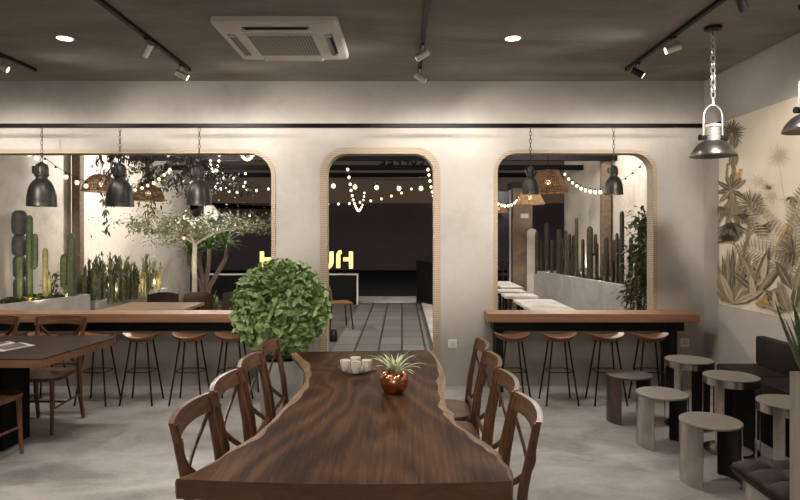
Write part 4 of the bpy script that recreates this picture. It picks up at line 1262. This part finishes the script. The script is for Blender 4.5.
# olive-like tree, yucca cluster, undergrowth, hanging vine
def tree():
    d = 8.92; b = P(194.5, 300, d)
    r = thing('courtyard_tree', 'small pale-trunked tree with flat leafy crown in the courtyard', 'tree', (b.x, d, 0))
    def q(px, py, dy=0): v = P(px, py, d+dy); return Vector((v.x-b.x, dy, v.z))
    MB().tube([(0,0,0), (.005,0,.6), q(194.3,262), q(195,243)], [.05,.042,.037,.034], 10).build('trunk', M['trunk'], r, smooth=True)
    mb = MB(); tips = []
    br = [[(195,244),(186,238),(172,237),(158,247)], [(195,244),(205,237),(218,231),(240,229)], [(195,244),(186,235),(170,232),(150,233)], [(195,244),(202,234),(214,230),(226,224)],
          [(195,244),(178,234),(155,229),(132,226)], [(195,244),(212,235),(236,228),(262,224)], [(195,244),(190,236),(181,230),(172,222)], [(195,244),(196,236),(200,230),(206,222)]]
    rr = random.Random(11)
    for k, bb in enumerate(br):
        dy = rr.uniform(-.9, .9)
        pts = [q(x, y, dy*i/3) for i, (x, y) in enumerate(bb)]
        sp_ = smooth_pts(pts, 5)
        mb.tube(sp_, [.018-.014*i/(len(sp_)-1) for i in range(len(sp_))], 7)
        tips.append(sp_)
        for j in range(5, len(sp_), 2):
            o = sp_[j]+Vector((rr.uniform(-.3,.3), rr.uniform(-.4,.4), rr.uniform(-.05,.18)))
            mb.tube([sp_[j], sp_[j].lerp(o,.5)+Vector((0,0,.02)), o], [.008,.005,.003], 5); tips.append([sp_[j], sp_[j].lerp(o,.5), o])
    mb.build('branches', M['trunk'], r, smooth=True)
    mb = MB()
    for tp in tips:
        n = 46 if len(tp) > 3 else 34
        for k in range(n):
            f = rr.uniform(.3, 1.08)*(len(tp)-1); i = min(int(f), len(tp)-2); c0 = tp[i].lerp(tp[i+1], f-i)
            c0 = c0+Vector((rr.gauss(0,.10), rr.gauss(0,.16), rr.gauss(0.03,.045)))
            l = rr.uniform(.035,.07)
            mb.leaf(c0, (rr.uniform(-1,1), rr.uniform(-1,1), rr.uniform(-.5,.6)), (rr.uniform(-.5,.5), rr.uniform(-.5,.5), 1), l, l*.42, .2)
    for (mx, sx_, my, sy_, n) in ((165,24,226,4.5,1500), (190,22,222,5,900), (228,22,226,4.5,1100), (250,10,226,4,200)):
        for k in range(n):
            px = rr.gauss(mx, sx_); py = rr.gauss(my, sy_)
            if math.sin(px*.23+py*.31)+math.sin(px*.11-py*.2) < -.5: continue
            c0 = q(px, py, rr.uniform(-.7,.8)); l = rr.uniform(.035,.075)
            if c0.x+b.x < -4.85: continue
            mb.leaf(c0, (rr.uniform(-1,1), rr.uniform(-1,1), rr.uniform(-.6,.4)), (rr.uniform(-.5,.5), rr.uniform(-.5,.5), 1), l, l*.42, .2)
    mb.build('foliage', M['tree'], r, smooth=True, angle=80)
tree()
def yucca():
    d = 9.3; b = P(203, 300, d)
    r = thing('yucca_cluster', 'yucca with three bright green leaf tufts behind the pale trunk', 'plant', (b.x, d, 0))
    def q(px, py, dy=0): v = P(px, py, d+dy); return Vector((v.x-b.x, dy, v.z))
    rr = random.Random(21)
    heads = [((189,252),.2,28), ((209,247),-.1,30), ((226,244),.1,28), ((199,245),.3,24)]
    for (hx, hy), dy, n in heads:
        MB().tube([q(205,300,0)*1.0, q(205+(hx-205)*.25, 285, dy*.3), q(hx, hy+14, dy), q(hx, hy, dy)], [.05,.04,.03,.034], 8).build('trunk', M['trunk_b'], r, smooth=True)
        mb = MB(); c0 = q(hx, hy, dy)
        for k in range(n*2):
            a = rr.uniform(0, 2*PI); el = rr.uniform(-.5, 1.4)
            blade3(mb, c0+Vector((0,0,rr.uniform(-.06,.06))), a, el, rr.uniform(.24,.38), .011, .7, 5)
        mb.build('leaf_tuft', M['yucca'], r, smooth=True, angle=70)
yucca()
def grasses():
    mb = MB(); rr = random.Random(31)
    for k in range(420):
        px = rr.uniform(172, 217); d = rr.uniform(8.78, 9.08); v = P(px, 300, d); a = rr.uniform(0, 2*PI)
        blade3(mb, (v.x, d, .28+rr.uniform(0,.25)), a, rr.uniform(.5,1.5), rr.uniform(.18,.34), .008, .9, 4)
    tag(mb.build('pale_grasses', M['grass'], smooth=True, angle=70), 'pale grassy undergrowth at the foot of the courtyard tree', 'grass', None, 'stuff')
grasses()
x0 = (171-VX)*8.9/F; x1 = (218-VX)*8.9/F
planter('grass_planter', 'low planter under the pale grasses at the tree foot', [(x0,8.74), (x1,8.74), (x1,9.12), (x0,9.12)], .42)
def vine():
    d = 8.6
    r = thing('hanging_vine', 'dark leafy vine hanging overhead above the tree and trailing down the pale wall', 'plant', P(115, 150, d))
    o = P(115, 150, d); rr = random.Random(41); mb = MB(); lf = MB()
    mb.tube([P(92,138,d)-o, P(115,134,d)-o, P(150,137,d)-o], .010, 6)
    for k in range(15):
        px = rr.uniform(94, 148); L = rr.uniform(18, 60) if k % 3 else rr.uniform(60, 100)
        pts = [P(px+rr.uniform(-1.5,1.5)*i, 136+L*i/6, d+rr.uniform(-.02,.02))-o for i in range(7)]
        mb.tube(pts, .003, 4)
        for i in range(int(L/1.6)):
            f = rr.uniform(0,5.99); j = int(f); c0 = pts[j].lerp(pts[j+1], f-j); l = rr.uniform(.05,.095)
            lf.leaf(c0, (rr.uniform(-1,1), rr.uniform(-.6,.6), rr.uniform(-1.6,-.3)), (rr.uniform(-.3,.3), -1, .3), l, l*.34, .2)
    for (mx, sx_, my, sy_, n) in ((165,20,168,13,2000), (195,14,176,12,800), (225,14,184,7,420), (140,10,180,12,420)):
        for k in range(n):
            px = rr.gauss(mx, sx_); py = max(139, rr.gauss(my, sy_))
            if math.sin(px*.23+py*.31)+math.sin(px*.11-py*.2) < -.45: continue
            c0 = P(px, py, d+rr.uniform(-.35,.45))-o; l = rr.uniform(.035,.085)
            lf.leaf(c0, (rr.uniform(-1,1), rr.uniform(-1,1), rr.uniform(-1,.4)), (rr.uniform(-.5,.5), rr.uniform(-.7,.2), 1), l, l*.38, .2)
    for (a, b, c_) in (((150,137),(170,160),(196,178)), ((150,137),(190,158),(226,182)), ((150,137),(146,165),(140,185))):
        mb.tube([P(*a, d)-o, P(*b, d+.1)-o, P(*c_, d)-o], [.012,.008,.004], 6)
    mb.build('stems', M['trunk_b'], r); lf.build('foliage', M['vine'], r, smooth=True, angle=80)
vine()
# fern-like plant at the near end of the right planter
def fernplant():
    d = 7.7; b = P(640, 300, d)
    r = thing('climbing_fern', 'tall leafy green plant at the edge of the cactus window', 'plant', (b.x, d, .25))
    rr = random.Random(51); mb = MB(); st_ = MB()
    for (px, py) in ((641,222),(647,232),(636,250),(645,262),(637,276),(630,292),(648,286),(640,300)):
        t = P(px, py, d); st_.tube([(0,0,0), (t.x-b.x, 0, (t.z-.25)*.6), (t.x-b.x, rr.uniform(-.1,.1), t.z-.25)], [.01,.007,.004], 5)
        for k in range(110):
            l = rr.uniform(.08,.16); c0 = Vector((t.x-b.x+rr.gauss(0,.06), rr.gauss(0,.08), t.z-.25+rr.gauss(-.03,.10)))
            mb.leaf(c0, (rr.uniform(-1,.6), rr.uniform(-1,1), rr.uniform(-.5,.8)), (0,rr.uniform(-.5,.5),1), l, l*.28, .25)
    st_.build('stems', M['trunk_b'], r); mb.build('foliage', M['fern'], r, smooth=True, angle=80)
    rr2 = thing('fern_pot', 'grey pot under the tall leafy plant at the cactus window', 'pot', (b.x, d, -.006))
    MB().lathe([(.0001,.002),(.10,.002),(.13,.25),(.115,.25),(.10,.22),(.0001,.22)], 20).build('body', M['pot'], rr2, smooth=True)
fernplant()

# ------------------------------------------------------------------ woven lamps, string lights
def rattan(px, py_b, w_px, h_px, d, lab, dome):
    c = P(px, py_b, d); R_ = w_px*d/F/2; h = h_px*d/F
    r = thing('woven_lamp', lab, 'pendant lamp', c, 0, None)
    if dome: prof = [(R_, 0), (R_*.92, h*.3), (R_*.78, h*.62), (R_*.58, h*.86), (R_*.34, h)]
    else: prof = [(R_, 0), (R_*.84, h*.35), (R_*.66, h*.68), (R_*.5, h)]
    mb = MB(); rr = random.Random(int(px))
    def at(t, a):
        f = t*(len(prof)-1); i = min(int(f), len(prof)-2); u = f-i
        q = prof[i][0]*(1-u)+prof[i+1][0]*u; z = prof[i][1]*(1-u)+prof[i+1][1]*u
        return Vector((q*math.cos(a), q*math.sin(a), z))
    for k in range(40):
        a = 2*PI*k/40
        for s_ in (-1, 1): mb.tube([at(t/4, a+s_*.5*t/4+rr.uniform(-.02,.02)) for t in range(5)], .0055, 4, caps=False)
    for t in (0, .12, .25, .4, .55, .7, .85, 1): mb.tube([at(t, 2*PI*k/28) for k in range(29)], .006 if t else .012, 5, caps=False)
    mb.build('shade', M['rattan'], r)
    MB().sphere((0,0,h*.45), .035, 12, 8).build('bulb', M['bulb'], r, smooth=True)
    MB().tube([(0,0,h*.5), (0,0,max(h+.3, 3.7-c.z))], .006, 6).build('cord', M['black'], r)
    light('woven_light', 'POINT', c+Vector((0,0,h*.3)), 3, (1,.66,.34), shadow_soft_size=.04)
rattan(101, 191, 35, 16, 8.3, 'woven cane dome lamp beside the graphite pendant and brown post', True)
rattan(148, 200, 32, 15, 8.5, 'reddish woven cane lamp among the tree leaves', True)
rattan(548, 192, 40, 21, 8.1, 'largest woven cane cone lamp over the white courtyard tables', False)
rattan(530, 204, 29, 14, 11.6, 'mid-sized woven cane cone lamp behind the small pendant', False)
rattan(499, 212.5, 18, 9, 13.0, 'farthest woven cane lamp by the dark side gate', False)
bulb_src = {}
def string(lab, pts, rad, loc=None, hang=0.0, cord_extra=None, cat='string lights'):
    """pts: (px, py, d) of each bulb"""
    W = [P(*p) for p in pts]; o = W[0]
    r = thing('string_lights', lab, 'string lights', o)
    cp_ = [w-o+Vector((0,0,hang)) for w in W]
    if cord_extra: cp_ = [P(*cord_extra[0])-o] + cp_ + [P(*cord_extra[1])-o]
    MB().tube(cp_, .004, 5).build('cord', M['black'], r)
    if rad not in bulb_src:
        b = MB().sphere((0,0,0), rad, 12, 8, 1.15).build('bulb', M['bulb'], r, smooth=True); bulb_src[rad] = b
        s_ = MB().tube([(0,0,rad*.9), (0,0,rad*2.2)], rad*.42, 8).build('socket', M['black'], b)
        b.location = W[0]-o; rest = W[1:]
    else: rest = W
    src = bulb_src[rad]
    for w in rest:
        b = src.copy(); C.objects.link(b); b.parent = r; b.location = w-o
        for g in list(src.children): e = g.copy(); C.objects.link(e); e.parent = b
    return r
def ln(a, b, n): return [tuple(a[j]+(b[j]-a[j])*i/(n-1) for j in range(3)) for i in range(n)]
string('string of round bulbs sagging past the brown post to the reddish woven lamp', [(29,154.5,7.6),(36.5,158,7.6),(45,162.5,7.7),(55.6,170.6,7.7),(66,177,7.8),(77,182.6,7.85),(86,186,7.9)], .027, hang=.06)
string('string of round bulbs rising through the tree crown', [(135,190,8.0),(142,188,8.05),(147.6,185.5,8.1),(153.6,183,8.15),(159,179,8.2),(164,175,8.25),(170,169.6,8.3),(168.5,155.5,8.4)], .020, hang=.05)
string('V-shaped loop of small bulbs beside the pendant over the tree', [(210.5,161,10.6),(210.8,165,10.4),(211.6,169,10.2),(213.4,172,10),(215.2,174,9.9),(217,171,9.8),(217.8,166,9.6),(219,161,9.5),(219.2,155.5,9.4)], .020, hang=.045)
string('tight bright curl of bulbs under the top corner of the long window', [(241.5,154.5,9.5),(243,157,9.6),(245,158.8,9.7),(247.2,159.6,9.8),(249.4,159,9.9),(251.6,157.4,10),(253.6,154.8,10.1)], .024, hang=.02)
string('short bulb string between the tree and the long window corner', [(221.4,189,10),(229,191.5,10.2),(237,192.6,10.4),(247,189.4,10.6),(256.4,190.6,10.8),(268.4,189,11)], .022, hang=.05)
string('falling bulb string in the dark part of the long window', [(223,178,10.8),(234,178.5,11),(245.4,173.6,11.2),(245.2,182.6,11.2),(243.6,186.6,11.3)], .022, hang=.05)
string('fairy bulbs laid along the lower branches of the tree', [(184,238,8.5),(191.4,223,8.5),(217.4,229,8.6),(235,224.4,8.7),(242,227.6,8.7),(249.6,215.6,8.8)], .018, hang=.01)
string('row of large pear bulbs hanging across the doorway', [(333.4,186,9.2),(355,187,9.2),(376.6,187.6,9.2),(399,188.4,9.2),(421,188.3,9.2)], .034, hang=.13, cord_extra=((318,175,9.2),(440,176,9.2)))
string('far small bulb string swooping across the street behind the doorway', [(328,204,13.4),(338.4,204,13.4),(349.4,203.6,13.4),(360,202.4,13.4),(370.8,200.8,13.4),(381.4,198.8,13.4),(391.4,196,13.4),(401.6,193,13.4),(411.4,189,13.4)], .027, hang=.05)
ul = [(347.6,169.6,8.8),(349,177.4,9.1),(350.2,184.4,9.5),(351,190.4,9.9),(352.2,195.6,10.2),(353.2,200,10.5)]
ul += [(354.4,203.6,10.8),(355.4,206.2,11.0),(356.6,208.6,11.2),(357.8,210.4,11.4),(359,210.8,11.6),(360.2,209.6,11.8),(361.4,207.4,12.0),(362.4,205,12.2),(363.4,200,12.4),(364,196.5,12.5),(364.4,193,12.5)]
string('U-shaped loop of bulbs hanging inside the doorway away from the cacti', ul, .022, hang=.045)
string('loop of bulbs hanging inside the doorway near its other jamb', [(428,169.6,8.8),(429,175,9.1),(430,181,9.4),(431,187,9.7),(432.2,192,10),(433.4,196,10.3),(434.8,199,10.6),(436.2,201,10.9),(438,201.5,11.2)], .022, hang=.045)
string('small bulb garland below the woven lamps at the cactus window', [(498,204,11.6),(501.8,205.3,11.6),(504.8,206,11.6),(508.2,205.8,11.6),(511.5,204.9,11.6),(514.9,203,11.6),(517,200.8,11.6),(519.4,198,11.6)], .026, hang=.05)
string('long sagging string of round bulbs along the cactus wall', [(564.9,174.2,12.4),(568.7,179,12.0),(572.6,182.8,11.6),(576.8,186,11.2),(581,188.6,10.8),(585.6,190.5,10.5),(590.4,191.6,10.2),(595.3,192.3,9.9),(600.5,192.3,9.6),(606.5,191,9.3),(612.5,188.8,9.0),(618.8,185.8,8.75),(625.3,182,8.5),(632.7,176.7,8.2),(640,170.6,8.0),(647.8,162,7.8)], .028, hang=.055)

# ------------------------------------------------------------------ courtyard furniture
def yard_table(x0, x1, y0, y1, z, lab, mat='kerb', group=None):
    r = thing('courtyard_table', lab, 'table', ((x0+x1)/2, (y0+y1)/2, -.006), 0, group); a = (x1-x0)/2; b = (y1-y0)/2
    MB().box((-a,-b,z-.035), (a,b,z), bev=.004).build('top', M[mat], r)
    for sx in (-1, 1):
        for sy in (-1, 1): MB().box((sx*(a-.06)-.02, sy*(b-.06)-.02, 0), (sx*(a-.06)+.02, sy*(b-.06)+.02, z-.035)).build('leg', M['black'], r)
    return r
g = 'white courtyard tables'
yard_table(1.50, 2.02, 6.75, 8.10, .726, 'longest pale courtyard table just outside the cactus window', 'kerb', g)
yard_table(1.47, 1.93, 8.45, 8.90, .726, 'pale courtyard table behind the longest one, second from the cactus window', 'kerb', g)
yard_table(1.50, 1.90, 9.15, 9.60, .726, 'pale courtyard table third from the cactus window', 'kerb', g)
yard_table(1.65, 2.0, 9.9, 11.2, .726, 'pale courtyard table farthest from the cactus window', 'kerb', g)
yard_table(-3.5, -2.55, 7.0, 7.75, .725, 'warm wooden courtyard table just outside the long counter', 'yardwood')
yard_table(-2.75, -2.35, 9.4, 9.8, .66, 'small pale courtyard table beside the round bush', 'kerb')
def yard_chair(wm, bm_):
    r = thing('courtyard_chair', '', 'chair')
    MB().box((-.21,-.20,.42), (.21,.20,.45), bev=.008).build('seat', M[wm], r)
    for sx in (-1, 1):
        for sy in (-1, 1): MB().tube([(sx*.17, sy*.16, .42), (sx*.20, sy*.2, 0)], .011, 8).build('leg', M['black'], r)
    mb = MB(); vs = []; fs = []
    for i in range(11):
        u = -1+.2*i
        for (z, k) in ((.50,.0), (.65,-.02), (.78-.03*u*u,-.05)):
            for q in (0, .014): vs.append((u*.21, -.215+.06*u*u+k-q, z))
    for i in range(10):
        o = i*6; p_ = o+6
        for a, b in ((0,2),(2,4)): fs += [(o+a,p_+a,p_+b,o+b), (o+a+1,o+b+1,p_+b+1,p_+a+1)]
        fs += [(o,o+1,p_+1,p_), (o+4,p_+4,p_+5,o+5)]
    fs += [(0,2,3,1),(2,4,5,3),(60,61,63,62),(62,63,65,64)]
    mb.add(vs, fs); mb.build('backrest', M[bm_], r, smooth=True, angle=50)
    for sx in (-1, 1): MB().tube([(sx*.17,-.18,.44), (sx*.15,-.215,.62)], .009, 6).build('back_support', M['black'], r)
    return r
yc = yard_chair('seat', 'seat')
yc.location = (-1.08, 10.2, 0); yc.rotation_euler = (0,0,-1.2); yc['label'] = 'wooden shell chair with thin black legs beside the tiled path'; yc['group'] = 'courtyard chairs'
yc = yard_chair('darktable', 'darktable'); yc.location = (-2.88, 8.3, -.006); yc.rotation_euler = (0,0,PI)
yc['label'] = 'dark courtyard chair behind the warm wooden table, in front of the tree'; yc['group'] = 'courtyard chairs'
dup(yc, (-2.42, 8.42, -.006), PI-.2, 'dark courtyard chair behind the warm wooden table, next to the bush', 'courtyard chairs')
dup(yc, (-3.34, 8.26, -.006), PI+.15, 'dark courtyard chair behind the warm wooden table, farthest from the bush', 'courtyard chairs')
b = G(333.5, 341, 0)
r = thing('glass_jar', 'small dark jar standing on the ground beside the tiled path', 'jar', (b.x, b.y, 0.0))
MB().lathe([(.0001,.002),(.055,.002),(.06,.02),(.06,.13),(.045,.155),(.045,.165),(.04,.165),(.04,.15),(.052,.12),(.0001,.11)], 20).build('body', M['steel_dark'], r, smooth=True)

# ------------------------------------------------------------------ lights in the courtyard, world, camera
def uplight(loc, tgt, e, lab, size=1.9, col=(1,.84,.62)):
    l = light('uplight_lamp', 'SPOT', loc, e, col, spot_size=size, spot_blend=.9, shadow_soft_size=.05); aim(l, tgt)
for x, y, tx, e in ((-4.25,7.2,-4.98,14),(-4.3,7.8,-4.98,16),(-4.15,8.6,-4.98,70),(-4.1,9.6,-4.98,70)):
    uplight((x, y, .78), (tx, y+.35, 1.9), e, '')
for y, e in ((7.6,14),(8.8,14),(10,15),(11.2,15),(12.4,16)):
    uplight((rwx(y)-.12, y, .80), (rwx(y)-.02, y+.25, 2.4), e*2.4, '')
for y in (7.5, 8.3, 9.2, 10.3, 11.5, 12.6): light('cactus_lamp', 'POINT', (plx(y)+.06+.03, y, .80), 1.6, (1,.70,.32), shadow_soft_size=.03)
for x, y in ((-4.5,7.3), (-4.32,7.75), (-4.1,8.5), (-4.05,9.1), (-4.0,9.7)): light('cactus_lamp', 'POINT', (x, y, .82), 2.2, (1,.74,.38), shadow_soft_size=.03)
uplight((-2.9, 8.2, .55), (-3.1, 8.9, 2.6), 40, '', 1.8)
uplight((2.2, 12.4, .1), (2.65, 13.4, 1.5), 12, '', 1.4)
light('yard_lamp', 'POINT', (-.4, 9.6, 2.75), 45, (1,.85,.66), shadow_soft_size=.15)  # these point lights are unseen fill added to brighten the courtyard
light('yard_lamp', 'POINT', (-3.3, 9.9, 3.0), 350, (1,.955,.89), shadow_soft_size=.2)
light('yard_lamp', 'POINT', (-3.6, 12.2, 2.6), 40, (1,.92,.82), shadow_soft_size=.2)
light('yard_lamp', 'POINT', (2.5, 9.9, 3.1), 235, (1,.94,.86), shadow_soft_size=.2)
light('yard_lamp', 'POINT', (2.9, 7.3, 3.3), 30, (1,.92,.82), shadow_soft_size=.2)

light('street_lamp', 'POINT', (.6, 15.0, 2.6), 22, (1,.90,.78), shadow_soft_size=.15)  # unseen light added to brighten the pavement and gate
w = bpy.data.worlds.new('dusk'); sc.world = w; w.use_nodes = True
t = w.node_tree; bg = t.nodes['Background']
tc = t.nodes.new('ShaderNodeTexCoord'); sx = t.nodes.new('ShaderNodeSeparateXYZ')
t.links.new(tc.outputs['Generated'], sx.inputs[0])
rp_ = ramp(t, [(.0, (.075,.045,.028)), (.07, (.068,.044,.03)), (.14, (.055,.043,.036)), (.5, (.03,.03,.034))])
t.links.new(sx.outputs['Z'], rp_.inputs['Fac']); t.links.new(rp_.outputs['Color'], bg.inputs['Color'])
bg.inputs['Strength'].default_value = .9

cam = bpy.data.cameras.new('camera'); co = bpy.data.objects.new('camera', cam); C.objects.link(co)
co.location = (0, 0, EYE); co.rotation_euler = (PI/2, 0, 0)
cam.sensor_width = 36; cam.lens = 27.0; cam.shift_x = -2/800; cam.shift_y = -16/800; cam.clip_end = 200; cam.clip_start = .02
sc.camera = co
vs_ = sc.view_settings
vs_.view_transform = 'Standard'; vs_.look = 'None'; vs_.exposure = 0.0; vs_.gamma = 1.0; vs_.use_curve_mapping = False
try:
    sc.cycles.use_denoising = True; sc.cycles.max_bounces = 8; sc.cycles.diffuse_bounces = 4; sc.cycles.sample_clamp_indirect = 4
except Exception: pass
